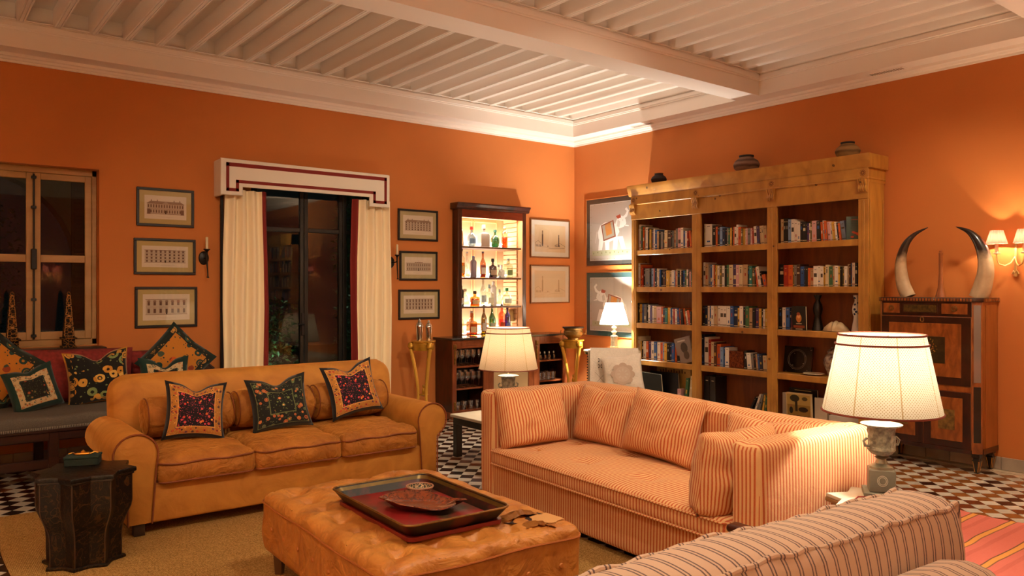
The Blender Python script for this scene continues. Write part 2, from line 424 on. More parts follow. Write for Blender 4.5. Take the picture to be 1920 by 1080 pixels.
for k in range(52):
    x = -.02 - .2 * k
    if x < DOOR[1] + .2 and x > DOOR[0] - .0: continue
    b2 = BM(); box(b2, x - .197, x - .003, -.018, -.006, .001, .104, .002); obj('skirting_tile', b2, SK if k % 3 else SK2, bb)
# ---------------------------------------------------------------- window with cream casements and a dark shutter
CR = wood('cream_wood', 'b8905a', 'a67c46', .5, (2, 2, 9)); BLK = M('14100e', .4, .3); GL = glassy('night_glass', (.5, .55, .5), .035)
b = BM(); x0, x1, z0, z1 = WIN; y = .12
box(b, x0, x1, y, y + .06, z1 - .055, z1, .004); box(b, x0, x1, y, y + .06, z0, z0 + .06, .004); box(b, x0, x0 + .045, y, y + .06, z0, z1, .004); box(b, x1 - .04, x1, y, y + .06, z0, z1, .004)
box(b, x0, x1, y - .03, y + .3, z0 - .03, z0 + .012, .004)
wf = struct('window_1', b, CR)
for a, c in ((-6.94, -6.262), (-6.258, -5.81)):
    b = BM(); s = .052
    za, zb = z0 + .062, z1 - .058
    box(b, a, a + s, y - .012, y + .045, za, zb, .004); box(b, c - s, c, y - .012, y + .045, za, zb, .004); box(b, a + s, c - s, y - .012, y + .045, za, za + .07, .004); box(b, a + s, c - s, y - .012, y + .045, zb - .055, zb, .004)
    box(b, a + s, c - s, y - .008, y + .04, 1.725, 1.79, .004); cs = obj('casement', b, CR, wf)
    for zz in ((za + .07, 1.725), (1.79, zb - .055)):
        b = BM(); box(b, a + s, c - s, y + .012, y + .016, *zz); obj('pane', b, GL, cs)
b = BM(); xm = -6.26; tube(b, [(xm, y - .03, z0 + .07), (xm, y - .03, z1 - .07)], .008)
for zz in (z0 + .10, 1.40, 2.20, z1 - .10): box(b, xm - .02, xm + .02, y - .04, y - .012, zz - .012, zz + .012, .003)
box(b, xm - .022, xm + .022, y - .05, y - .012, 1.66, 1.84, .006); obj('espagnolette_bolt', b, BLK, wf, 'black iron espagnolette bolt')
b = BM(); box(b, -5.96, -5.78, y + .055, y + .08, z0 + .05, z1 - .09, .003)
for k in range(24): zz = z0 + .1 + k * .056; box(b, -5.94, -5.80, y + .048, y + .058, zz, zz + .034, .002)
obj('shutter', b, M('17201c', .6), wf, 'dark green louvred shutter outside the glass')
b = BM(); box(b, -7.02, -5.74, -.2, .09, .955, .984, .006); box(b, -7.02, -5.74, -.03, 0, .90, .956, .004); struct('trim_9', b, wood('sill_wood', '3a1c0e', '241008', .4))
# ---------------------------------------------------------------- steel french door
b = BM(); ST = M('1c1814', .4, .4, bs=40, bst=.05); y = .06
def fr(b, a, c, z0, z1, s, rails=()):
    box(b, a, a + s, y, y + .05, z0, z1, .004); box(b, c - s, c, y, y + .05, z0, z1, .004); box(b, a + s, c - s, y, y + .05, z1 - s, z1, .004); box(b, a + s, c - s, y, y + .05, z0, z0 + s * 1.6, .004)
    for r in rails: box(b, a + s, c - s, y + .004, y + .046, r - .022, r + .022, .004)
fr(b, -4.40, -3.02, 0, 2.62, .045); df = struct('door_1', b, ST)
for a, c in ((-4.35, -3.815), (-3.81, -3.37), (-3.365, -3.07)):
    b = BM(); fr(b, a, c, .05, 2.565, .042, (2.11,)); lf = obj('door_leaf' if c < -3.3 else 'side_light', b, ST, df)
    for z0_, z1_ in ((.115, 2.09), (2.13, 2.52)):
        b = BM(); box(b, a + .04, c - .04, y + .022, y + .026, z0_, z1_); obj('pane', b, GL, lf)
b = BM(); tube(b, [(-3.83, .055, 1.12), (-3.83, .02, 1.12), (-3.90, .015, 1.12)], .008); box(b, -3.845, -3.815, .045, .062, 1.0, 1.24, .003); obj('door_handle', b, BLK, df, 'black lever handle with long plate')
# ---------------------------------------------------------------- outside at night: terrace, arcade, planting
b = BM(); box(b, -14, 6, .36, 12, -.12, -.03); tag(obj('terrace', b, M('3a332b', .8, ns=4, na=.3)), 'dark terrace paving beyond the glass door', 'ground', None, 'structure')
b = BM(); n = 18; c = Vector((-6.62, 1.75)); rr = 1.15
arc = [(c.x + rr * cos(pi * k / n), c.y + rr * sin(pi * k / n)) for k in range(n + 1)]
prism(b, [(-5.1, 0), (-5.1, 3.7), (-8.2, 3.7), (-8.2, 0), (c.x - rr, 0)] + arc[::-1] + [(c.x + rr, 0)], 3.0, 3.35, 'y')
box(b, -8.2, -5.1, 2.9, 3.0, 2.93, 3.02); o = obj('arcade', b, M('a08a6a', .8, bs=12, bst=.1)); tag(o, 'pale plastered arch of the loggia seen through the left window', 'arch')
LEAF = [M('1c3a1c', .5), M('2c5a2c', .45), M('3b6b4a', .4)]
def shrub(name, loc, h, r, n, label, seed):
    rnd = random.Random(seed); t = thing(name, label, 'shrub', loc); b = BM()
    for k in range(5):
        a = rnd.random() * 6.28; tube(b, [(loc[0], loc[1], loc[2]), (loc[0] + r * .3 * cos(a), loc[1] + r * .3 * sin(a), loc[2] + h * .5), (loc[0] + r * .6 * cos(a), loc[1] + r * .6 * sin(a), loc[2] + h * .85)], [.02, .014, .006], 5)
    obj('stem', b, M('2e2013', .8), t); b = BM()
    for k in range(n):
        a = rnd.random() * 6.28; rad = r * rnd.random() ** .5; z = h * (.12 + .9 * rnd.random()); p = Vector((loc[0] + rad * cos(a), loc[1] + rad * sin(a), loc[2] + z))
        d = Vector((rnd.uniform(-1, 1), rnd.uniform(-1, 1), rnd.uniform(-.6, .6))).normalized(); s = d.cross(Vector((rnd.uniform(-1, 1), .3, 1))).normalized(); L = .05 + .05 * rnd.random()
        mid = p + d * L * .5 + Vector((0, 0, .012)); vs = [b.verts.new(q) for q in (p, mid + s * L * .28, p + d * L, mid - s * L * .28)]
        b.faces.new(vs).material_index = rnd.randrange(3)
    o = obj('foliage', b, LEAF, t, None, 0); o['kind'] = 'stuff'
shrub('garden_shrub', (-2.42, 1.6, -.03), 2.9, .30, 2200, 'tall leafy shrub outside the right edge of the glass door', 1)
shrub('garden_shrub', (-3.1, 3.2, -.03), 1.35, .5, 1500, 'low green lit shrub seen through the glass door', 2)
shrub('garden_shrub', (-6.9, 6.6, -.03), 2.8, 1.3, 2600, 'dark bush beyond the loggia arch outside the window', 3)
g = light('garden_light', 'POINT', (-3.35, 2.7, .35), 30, (.75, 1, .75), .05)
light('garden_light', 'POINT', (-2.0, 1.2, 1.9), 3, (.7, 1, .8), .05); light('loggia_light', 'POINT', (-6.6, 1.6, 2.9), 2.5, (1, .75, .5), .1)
# ---------------------------------------------------------------- rugs
b = BM(); rbox(b, (-5.335, -4.2, .007), (2.75, 4.9, .012), .004, (30, 50, 1), lambda p, u, n: p + Vector((.012 * sin(p.y * 3) * (abs(u.x) > .99), .012 * sin(p.x * 4) * (abs(u.y) > .99), 0)))
t = NT('jute'); t.set(.95, 0, .1); ob = t.obj()
nn = t.n('TexNoise', {'Vector': ob, 'Scale': 130.0, 'Detail': 3}); t.base(t.mix(t.n('Clamp', {0: t.math('MULTIPLY_ADD', nn.outputs[0], 3, -1)}).outputs[0], lin('86602e'), lin('bf9458')))
wv = t.n('TexWave', {'Vector': ob, 'Scale': 40.0, 'Distortion': 2.0}); t.bump(t.math('ADD', nn.outputs[0], wv.outputs[0]), .6, .006)
tag(obj('jute_rug', b, t.m), 'large woven jute rug under the velvet sofa and leather ottoman', 'rug')
b = BM(); rbox(b, (-2.735, -6.92, .006), (2.33, 2.9, .01), .003, (60, 20, 1), lambda p, u, n: p + Vector((.02 * sin(p.y * 9) * (u.x > .99), .015 * sin(p.x * 5 + 1) * (u.y > .95), 0)))
t = NT('kilim'); t.set(.95, 0, .1); sy = t.n('SeparateXYZ', {0: t.obj()}).outputs[1]
wob = t.n('TexNoise', {'Vector': t.obj(), 'Scale': 3.0, 'Detail': 1}); yy = t.math('ADD', sy, t.math('MULTIPLY', t.math('SUBTRACT', wob.outputs[0], .5), .03))
rp = t.n('ValToRGB', {0: t.math('FRACT', t.math('DIVIDE', t.math('MULTIPLY', t.math('ADD', yy, 5.50), -1), .215))}); cr = rp.color_ramp; cr.interpolation = 'CONSTANT'
cols = [(0, 'b85e50'), (.44, '4d3a22'), (.48, 'c88a3a'), (.62, '6a4a2c'), (.66, 'ba6052'), (.86, 'ac5648')]
while len(cr.elements) < len(cols): cr.elements.new(.5)
for i, (p, c) in enumerate(cols): cr.elements[i].position = p; cr.elements[i].color = lin(c)
mp = t.n('Mapping', {'Vector': t.obj(), 'Scale': (6, 60, 1)}); n3 = t.n('TexNoise', {'Vector': mp.outputs[0], 'Scale': 3.0, 'Detail': 4})
t.base(t.mix(t.math('MULTIPLY', n3.outputs[0], .3), rp.outputs[0], lin('cc8070'))); t.bump(n3.outputs[0], .4, .004)
tag(obj('kilim_rug', b, t.m), 'coral pink kilim rug with yellow and black stripes at lower right', 'rug')
# ================================================================ soft furniture
def wr(p, k=4, a=.01, s=0):
    return noise.noise(Vector((p.x * k + s, p.y * k, p.z * k))) * a
def pillow(name, label, cat, w, h, t, loc, tilt, rz, mat, uvm=False, chop=0, roll=0, group=None, pin=.09, seed=0, N=18, sag=.2, world_uv=0, pw=.42):
    b = BM(); l = b.loops.layers.uv.verify(); g = {}
    def V(i, j, s):
        u, v = -1 + 2 * i / N, -1 + 2 * j / N
        if i in (0, N) or j in (0, N): s = 0
        if (i, j, s) in g: return g[(i, j, s)]
        x = w / 2 * u * (1 - pin * (1 - v * v)); z = h / 2 * v * (1 - pin * (1 - u * u))
        z -= chop * max(0, v) ** 1.5 * math.exp(-(u / .32) ** 2); 
        th = t / 2 * max(0, (1 - u * u) * (1 - v * v)) ** pw * (1 - sag * v)
        th *= 1 - (.45 * math.exp(-(u / .14) ** 2) * max(0, v) if chop else 0)
        th += noise.noise(Vector((u * 2.3 + seed, v * 2.3, s))) * t * .10 * (1 if s else 0) * (1 - max(abs(u), abs(v)) ** 6)
        y = -s * th; v_ = b.verts.new((x, y, z)); g[(i, j, s)] = v_; return v_
    for s in (1, -1):
        for i in range(N):
            for j in range(N):
                q = [(i, j), (i + 1, j), (i + 1, j + 1), (i, j + 1)]
                if s < 0: q = q[::-1]
                try: f = b.faces.new([V(a, c, s) for a, c in q])
                except ValueError: continue
                for lp, (a, c) in zip(f.loops, q): lp[l].uv = ((lambda q_: (q_.x + math.copysign(t / 2 * .9 - min(abs(q_.y), t / 2 * .9), q_.x) * min(1, abs(2 * q_.x / w)) ** 5 + world_uv, q_.z))(lp.vert.co)) if uvm else (a / N, c / N)
    if roll: xf(b, Matrix.Rotation(roll, 4, 'Y'))
    z0 = min(v.co.z for v in b.verts); xf(b, Matrix.Translation((0, 0, -z0)))
    o = obj(name, b, mat, None, None, 80); o.location = loc; o.rotation_euler = (tilt, 0, rz)
    return tag(o, label, cat, group)
def rectloop(x0, x1, y0, y1, z, r=.04, f=None):
    pts = []
    for cx, cy, a0 in ((x1 - r, y1 - r, 0), (x0 + r, y1 - r, 90), (x0 + r, y0 + r, 180), (x1 - r, y0 + r, 270)):
        for k in range(4): a = R(a0 + 30 * k); pts.append((cx + r * cos(a), cy + r * sin(a), z))
    out = []
    for a, c in zip(pts, pts[1:] + pts[:1]):
        n = max(1, int((Vector(c) - Vector(a)).length / .05))
        for k in range(n): out.append(tuple(Vector(a).lerp(Vector(c), k / n)))
    return [(p[0], p[1], p[2] + (f(p[0], p[1]) if f else 0)) for p in out]
# ---- mustard velvet sofa
VV = velvet('mustard_velvet', 'bf8030', 'a36620', 6, .28); VC = velvet('velvet_cushion', 'b87426', '8c5012', 9, 1.0); VP = M('7a3a0c', .7)
t = thing('velvet_sofa', 'mustard velvet three seat sofa with rolled arms under the curtained window', 'sofa', (-4.98, -2.3, 0))
b = BM(); rbox(b, (-5.02, -2.31, .20), (2.10, .86, .24), .02, (10, 4, 2), lambda p, u, n: p + Vector((0, wr(p, 3, .012) * (u.y < -.9), 0))); obj('frame', b, VV, t)
def arm(cx, sgn):
    r = .125; cz = .502
    q = [(-.09, .085), (-.112, .40)] + [(-r * cos(R(235 * k / 18)), cz + r * sin(R(235 * k / 18))) for k in range(19)] + [(.045, .372), (.042, .085)]
    return [(cx + sgn * a, z) for a, z in q]
for cx, sgn in ((-6.065, -1), (-3.992, 1)):
    pf = arm(cx, sgn); b = BM(); prism(b, pf, -2.75, -1.86, 'y', 0, .014, 2)
    a_ = obj('arm', b, VV, t); b = BM(); tube(b, [(p[0], -2.752, p[1]) for p in pf], .006, 6); obj('piping', b, VP, a_)
def bk(p, u, n):
    p = p + Vector((0, (p.z + .3) * .16 + wr(p, 2.5, .012), 0))
    if u.z > 0: p.z -= .03 * max(0, abs(u.x) - .9) / .1
    return p
b = BM(); rbox(b, (-4.98, -1.98, .50), (2.16, .22, .80), .10, (20, 3, 8), bk); obj('backrest', b, VV, t)
for x0, x1 in ((-5.945, -5.352), (-5.352, -4.742), (-4.742, -4.128)):
    def df(p, u, n, x0=x0):
        k = max(0, 1 - u.x ** 2) * max(0, 1 - u.y ** 2)
        if u.z > 0: p.z += .035 * k ** .6 + wr(p, 7, .012, x0) + abs(wr(p, 16, .012, x0 + 4))
        else: p.z -= 0
        p.y -= .018 * (1 - u.x ** 2) * (u.y < -.8) * (1 - abs(u.z)); p.x += wr(p, 9, .006, x0) ; p.z -= .03 * (u.y < -.9) * (u.z > -1) * .3
        return p
    b = BM(); rbox(b, ((x0 + x1) / 2, -2.42, .385), (x1 - x0 + .004, .72, .150), .045, (16, 18, 2), df); c = obj('seat_cushion', b, VC, t)
    b = BM(); tube(b, rectloop(x0 + .004, x1 - .004, -2.787, -2.07, .432, .05, lambda x, y: .012 * sin(x * 23) * .4), .006, 6, True); obj('piping', b, VP, c)
    b = BM(); tube(b, rectloop(x0 + .006, x1 - .006, -2.783, -2.07, .322, .05), .006, 6, True); obj('piping', b, VP, c)
for x0, x1 in ((-5.90, -5.30), (-5.30, -4.70), (-4.70, -4.08)):
    b = BM(); h_ = (x1 - x0) / 2 - .004; pr = [(0, -h_), (.08, -h_), (.118, -h_ + .012), (.134, -h_ + .04)] + [(.140, -h_ + .04 + (2 * h_ - .08) * k / 10) for k in range(1, 10)] + [(.134, h_ - .04), (.118, h_ - .012), (.08, h_), (0, h_)]
    lathe(b, pr, 26, cap=False)
    for v in b.verts: v.co *= 1 + noise.noise(v.co * 7 + Vector((x0, 0, 0))) * .07
    xf(b, Matrix.Translation(((x0 + x1) / 2, -2.14, .63)) @ Matrix.Rotation(pi / 2, 4, 'Y')); c = obj('bolster', b, VC, t)
    for xx in (x0 + .022, x1 - .022): b = BM(); tube(b, [(xx, -2.14 + .126 * cos(2*pi*k/20), .63 + .126 * sin(2*pi*k/20)) for k in range(20)], .0045, 5, True); obj('piping', b, VP, c)
for x in (-6.04, -4.02):
    for y in (-2.70, -1.98): b = BM(); prism(b, [(x - .03, y - .03), (x + .03, y - .03), (x + .03, y + .03), (x - .03, y + .03)], .013, .10, 'z', 0, .003); obj('leg', b, M('2a1a10', .5), t)
F1 = floral('indigo_floral', '120a14', ['e0662c', 'c02c38', 'f0a050', 'd84860'], '0e0a12', 15, ('a8702c', ['241630', '4a2a52', 'b83a28', 'dca050']), .24, .11, 'c89048', .34)
F2 = floral('black_suzani', '0d0d0c', ['e8a070', 'b8642c', '4a5a30', '6a7a40'], '0c0b0c', 9, ('10100e', ['c07038', '5c6a3c', 'a85a30', '5a6040']), .42, .13, '5a6038', .26)
for (lab, cx, cz, w_, h_, m, rr, yy, tl) in (('dark cushion with red and yellow flowers, leftmost on the velvet sofa', -5.62, .47, .40, .40, F1, .10, -2.42, -.30), ('black cushion embroidered with peach blossoms in the middle of the velvet sofa', -5.04, .47, .44, .40, F2, -.08, -2.42, -.30), ('dark cushion with red and yellow flowers at the right end of the velvet sofa', -4.46, .50, .42, .42, F1, -.16, -2.40, -.28)):
    pillow('throw_pillow', lab, 'cushion', w_, h_, .15, (cx, yy, cz), tl, -.10, m, False, .05, rr, 'patterned cushions on the velvet sofa', .12, cx)
# ---- striped sofa
SO = (-4.116, -5.698, 0); SR = -R(3.54)
S1 = stripes('coral_ticking', 'dcb07a', 'b8481e', .0225, .0078); UV = lambda b, k: uvset(b, k)
t = thing('striped_sofa', 'cream and coral red striped sofa with boxy arms before the bookcase', 'sofa', SO, SR)
def sp(b, fn): uvset(b, fn); return xf(b, wmat(t))
L_, D_ = 2.385, .98
b = BM(); rbox(b, (.47, L_ / 2, .18), (.90, L_ - .10, .26), .03, (6, 30, 3), lambda p, u, n: p + Vector((wr(p, 2, .01) * (u.x < -.9), 0, 0))); obj('frame', sp(b, lambda c, n: (c.y, c.z)), S1, t)
def sq(p, u, n): return p + Vector((wr(p, 3, .010), wr(p, 3, .010, 7), -.012 * (u.z > .9) * (1 - abs(u.y)) ))
for y0 in (0, L_ - .175):
    b = BM(); rbox(b, (.49, y0 + .0875, .425), (.975, .175, .735), .045, (12, 2, 10), sq); obj('arm', sp(b, lambda c, n: ((c.y if abs(n.x) > .75 else c.x), c.z)), S1, t)
b = BM(); rbox(b, (.87, L_ / 2, .42), (.22, L_ - .02, .74), .07, (2, 34, 8), lambda p, u, n: p + Vector((wr(p, 2, .012), 0, .012 * sin(p.y * 2.5) * (u.z > .9)))); obj('backrest', sp(b, lambda c, n: (c.y, c.z)), S1, t)
def seatd(p, u, n):
    k = (1 - u.x ** 2) * (1 - u.y ** 2)
    if u.z > 0:
        p.z += .03 * max(0, k) ** .5
        for ty in (-.78, -.26, .26, .78):
            for tx in (-.15, .2): d = (p.y - ty) ** 2 + (p.x - tx) ** 2; p.z -= .028 * math.exp(-d / .006)
        p.z += wr(p, 5, .010)
    p.x += .006 * sin(p.y * 40) * (u.x < -.9) * .4; return p
b = BM(); rbox(b, (.375, L_ / 2, .350), (.79, L_ - .36, .105), .03, (22, 60, 2), seatd); sc_ = obj('seat_cushion', sp(b, lambda c, n: (c.y, c.z)), S1, t)
for z in (.392, .306): b = BM(); tube(b, [tuple(q) for q in rectloop(-.022, .77, .182, L_ - .182, z, .03)], .0065, 6, True); obj('piping', sp(b, lambda c, n: (c.x + c.y, c.z)), S1, sc_)
for ty in (-.78, -.26, .26, .78):
    for tx in (-.15, .2): b = BM(); lathe(b, [(0, -.004), (.011, 0), (.009, .006), (0, .008)], 8, (.375 + tx, L_ / 2 + ty, .402)); xf(b, wmat(t)); obj('tuft_button', b, M('c08040', .7), sc_)
for x in (.08, .9):
    for y in (.08, L_ - .08): b = BM(); box(b, x - .03, x + .03, y - .03, y + .03, 0.0 if x > .5 else .014, .08, .004); obj('leg', xf(b, wmat(t)), M('24160e', .5), t)
T = wmat(t)
def onS(x, y, z): return tuple(T @ Vector((x, y, z)))
for (lab, p, w_, h_, th, tl, rz, rl, wu) in (
    ('striped cushion against the far left arm of the striped sofa', (.30, L_ - .27, .40), .58, .42, .20, -.22, 0, 0, 0),
    ('striped cushion on the sofa back beside the far left arm cushion', (.66, L_ - .52, .41), .56, .40, .19, -.26, -pi / 2, 0, .2),
    ('large striped cushion in the middle of the striped sofa back', (.60, L_ - 1.13, .41), .62, .42, .20, -.30, -pi / 2, .05, .1),
    ('striped cushion on the sofa back, half hidden by the near arm', (.64, .52, .41), .56, .38, .18, -.30, -pi / 2, 0, .3),
    ('striped cushion standing edge on against the near right arm', (.215, .335, .39), .52, .42, .27, .10, 0, 0, .4)):
    pillow('sofa_cushion', lab, 'cushion', w_, h_, th, onS(*p), tl, SR + rz, S1, True, .015, rl, 'striped cushions on the striped sofa', .05, p[1] * 3, sag=.25, world_uv=wu, pw=.26 if rz == 0 else .36)
# ---- tan leather ottoman
OC = Vector((-5.215, -4.49, 0)); OR = -R(2)
LE = velvet('tan_leather', 'c4833a', '9c5a22', 6, .8, True)
t = thing('leather_ottoman', 'tufted tan leather ottoman with a torn corner, holding the red tray', 'ottoman', OC, OR)
tuf = [(tx, ty) for tx in (-.36, -.18, 0, .18, .36) for ty in (-.56, -.37, -.19, 0, .19, .37, .56)]; tuf = [(a + (.09 if i % 2 else 0) * 0, c) for i, (a, c) in enumerate(tuf)]
def otd(p, u, n):
    if u.z > -.2:
        k = max(0, (1 - abs(u.x) ** 4) * (1 - abs(u.y) ** 4))
        if u.z > .5:
            p.z += .012 * k + wr(p, 6, .018) - .010 * math.exp(-(min(abs((p.x + p.y * .95) % .18), abs((p.x - p.y * .95) % .18)) / .012) ** 2)
            for a, c in tuf: d = (p.x - a) ** 2 + (p.y - c) ** 2; p.z -= .040 * math.exp(-d / .0016)
    s = .010 * sin(p.y * 16) * (abs(u.x) > .95) * math.exp(-((p.z + .04) / .05) ** 2); p.x -= s * (1 if u.x > 0 else -1)
    return p
b = BM(); rbox(b, (0, 0, .285), (.99, 1.42, .31), .05, (56, 80, 6), otd); xf(b, wmat(t)); obj('body', b, LE, t)
b = BM(); tube(b, rectloop(-.50, .50, -.715, .715, .392, .06, lambda x, y: .004 * sin(x * 11 + y * 9)), .005, 6, True); xf(b, wmat(t)); obj('piping', b, M('9a5218', .6), t)
LB = M('b87030', .6)
def tbtn(m4): b = BM(); lathe(b, [(.012, 0), (.010, .006), (0, .008)], 8); xf(b, wmat(t) @ m4); obj('tuft_button', b, LB, t)
for a, c in tuf:
    if not (abs(a) < .3 and -.45 < c < .3): tbtn(Matrix.Translation((a, c, .407)))
for k in range(7):
    for x in (-.496, .496): tbtn(Matrix.Translation((x, -.54 + .18 * k, .28)) @ Matrix.Rotation(pi / 2 * (1 if x > 0 else -1), 4, 'Y'))
for k in range(5): tbtn(Matrix.Translation((-.36 + .18 * k, -.711, .28)) @ Matrix.Rotation(pi / 2, 4, 'X'))
for x in (-.42, .42):
    for y in (-.64, .64):
        b = BM(); lathe(b, [(.024, .012), (.036, .15)], 4, (x, y, 0)); xf(b, wmat(t)); obj('leg', b, M('4a2c16', .45), t, None, 20)
rnd = random.Random(3)
def patch(pts, z, jag=.006, thick=.003):
    b = BM(); out = []
    for i, p in enumerate(pts):
        q = pts[(i + 1) % len(pts)]
        for k in range(4): s = k / 4; out.append((p[0] + (q[0] - p[0]) * s + rnd.uniform(-jag, jag), p[1] + (q[1] - p[1]) * s + rnd.uniform(-jag, jag)))
    prism(b, out, z, z + thick, 'z'); return xf(b, wmat(t))
obj('torn_hole', patch([(.17, -.47), (.28, -.42), (.42, -.47), (.44, -.56), (.33, -.60), (.24, -.55)], .4435, .010, .002), M('2a1206', .9), t, 'dark gash in the leather showing the stuffing')
obj('torn_lining', patch([(.34, -.51), (.44, -.50), (.455, -.62), (.37, -.64), (.31, -.58)], .4460), M('c08c54', .9), t, 'pale torn lining flap')
for (ax, ay), (bx, by), hh_ in (((.18, -.46), (.42, -.45), .032), ((.24, -.565), (.36, -.635), .02)):
    b = BM(); n = 14; rows = []
    for i in range(n + 1):
        s = i / n; px, py = ax + (bx - ax) * s, ay + (by - ay) * s; k = hh_ * sin(pi * s) * (1 + .5 * rnd.random())
        rows.append([b.verts.new((px + dx, py + dy * (1 + .4 * rnd.random()), .441 + dz)) for dx, dy, dz in ((0, .05, 0), (0, .015, k * .6), (0, -.02, k), (0, -.04, k * .55))])
    for p_, q_ in zip(rows, rows[1:]):
        for a in range(3): b.faces.new((p_[a], q_[a], q_[a + 1], p_[a + 1]))
    bmesh.ops.solidify(b, geom=b.faces[:], thickness=.003); xf(b, wmat(t)); obj('torn_flap', b, LE, t)
# tray, burl bowl, little mosaic dish
t = thing('tray', 'large red and black lacquer tray with gilt rim on the ottoman', 'tray', (-5.27, -4.645, .448), OR); T = wmat(t)
def ring(w_, l_, z, r): return [(p[0], p[1], z) for p in rectloop(-w_ / 2, w_ / 2, -l_ / 2, l_ / 2, z, r)]
def loft(b, loops, mi=0):
    v = [[b.verts.new(p) for p in lp] for lp in loops]
    for a, c in zip(v, v[1:]):
        n = len(a)
        for i in range(n): b.faces.new((a[i], a[(i + 1) % n], c[(i + 1) % n], c[i])).material_index = mi
    return v
def rl(w_, l_, z, r=.05):
    pts = []
    for cx, cy, a0 in ((w_/2 - r, l_/2 - r, 0), (-w_/2 + r, l_/2 - r, 90), (-w_/2 + r, -l_/2 + r, 180), (w_/2 - r, -l_/2 + r, 270)):
        for k in range(6): a = R(a0 + 18 * k); pts.append((cx + r * cos(a), cy + r * sin(a), z))
    return pts
b = BM(); v = loft(b, [rl(.46, .71, .001, .03), rl(.475, .725, .004, .03), rl(.475, .725, .022, .03)]); b.faces.new(v[0][::-1]); b.faces.new(v[-1]); xf(b, T); obj('foot', b, M('7a1416', .35, ns=10, na=.3), t, 'red lacquer foot of the tray')
b = BM(); v = loft(b, [rl(.455, .705, .022), rl(.53, .78, .078), rl(.524, .774, .080), rl(.45, .70, .030)]); b.faces.new(v[-1]); b.faces.new(v[0][::-1]); xf(b, T)
t2 = NT('tray_lacquer'); t2.set(.4, 0, .3, 0, 0); n_ = t2.n('TexNoise', {'Vector': t2.obj(), 'Scale': 9.0, 'Detail': 6})
t2.base(t2.mix(t2.n('Clamp', {0: t2.math('MULTIPLY_ADD', n_.outputs[0], 8, -4.2)}).outputs[0], lin('160c08'), lin('4a1410'))); body = obj('tray_body', b, t2.m, t)
b = BM(); v = [b.verts.new(p) for p in rl(.44, .69, .0312)]; b.faces.new(v); xf(b, T); t2 = NT('tray_red'); t2.set(.38, 0, .4); n_ = t2.n('TexNoise', {'Vector': t2.obj(), 'Scale': 4.0, 'Detail': 5})
t2.base(t2.mix(t2.n('Clamp', {0: t2.math('MULTIPLY_ADD', n_.outputs[0], 9, -4.6)}).outputs[0], lin('7c1a18'), lin('3a3020'))); obj('red_panel', b, t2.m, t, 'worn red lacquer panel')
b = BM(); tube(b, rl(.528, .778, .080), .005, 6, True); xf(b, T); obj('rim', b, M('8a6430', .35, .6, ns=30, na=.5), t, 'worn gilt rim')
b = BM(); v = loft(b, [rl(.470, .72, .040), rl(.512, .762, .0745)]); xf(b, T); obj('gilt_band', b, M('6e5420', .35, .5, ns=14, na=.5), t, 'gold painted inner band')
b = BM(); n = 40; bl = []
def brr(a): return 1 + .10 * sin(2 * a + .6) + .07 * sin(5 * a + 1) + .05 * sin(9 * a) + .16 * math.exp(-((a - 5.2) / .28) ** 2)
for r_, z in ((.35, 0), (.70, .006), (1.0, .034), (.985, .038), (.68, .018), (.35, .011)):
    bl.append([(.112 * r_ * brr(2*pi*i/n) * cos(2*pi*i/n) * 1.05, .205 * r_ * brr(2*pi*i/n) * sin(2*pi*i/n), z + (.008 * sin(3 * 2*pi*i/n) if r_ > .9 else 0)) for i in range(n)])
v = loft(b, bl); b.faces.new(v[0][::-1]); b.faces.new(v[-1]); xf(b, Matrix.Translation((-5.265, -4.66, .482)) @ Matrix.Rotation(R(36), 4, 'Z'))
t2 = NT('burl'); t2.set(.25, 0, .5, 0, .5); v_ = t2.n('TexVoronoi', {'Vector': t2.obj(), 'Scale': 70.0}); n_ = t2.n('TexNoise', {'Vector': t2.obj(), 'Scale': 45.0, 'Detail': 6, 'Distortion': 1.0})
c_ = t2.mix(t2.n('Clamp', {0: t2.math('MULTIPLY_ADD', n_.outputs[0], 4, -1.5)}).outputs[0], lin('7e3818'), lin('4e200e')); t2.base(t2.mix(t2.math('MULTIPLY', t2.math('LESS_THAN', v_.outputs[0], .28), .5), c_, lin('2a0e06')))
BURL = t2.m; tag(obj('burl_bowl', b, BURL), 'free form polished burl wood bowl lying in the tray', 'bowl')
t = thing('trinket_dish', 'small round black and green mosaic dish at the back of the tray', 'dish', (-5.125, -4.43, .48))
b = BM(); lathe(b, [(.045, 0), (.060, .006), (.067, .030), (.063, .031), (.055, .010), (0, .008)], 28, tuple(t.location))
t2 = NT('mosaic'); t2.set(.3); v_ = t2.n('TexVoronoi', {'Vector': t2.obj(), 'Scale': 75.0}); v_.feature = 'DISTANCE_TO_EDGE'; t2.base(t2.mix(t2.math('LESS_THAN', v_.outputs[0], .10), lin('10201a'), lin('b89a78'))); obj('bowl', b, t2.m, t)
b = BM(); tube(b, [(-5.125 + .066 * cos(2*pi*k/28), -4.43 + .066 * sin(2*pi*k/28), .511) for k in range(28)], .0045, 6, True); obj('rim', b, M('9a6a50', .4), t)
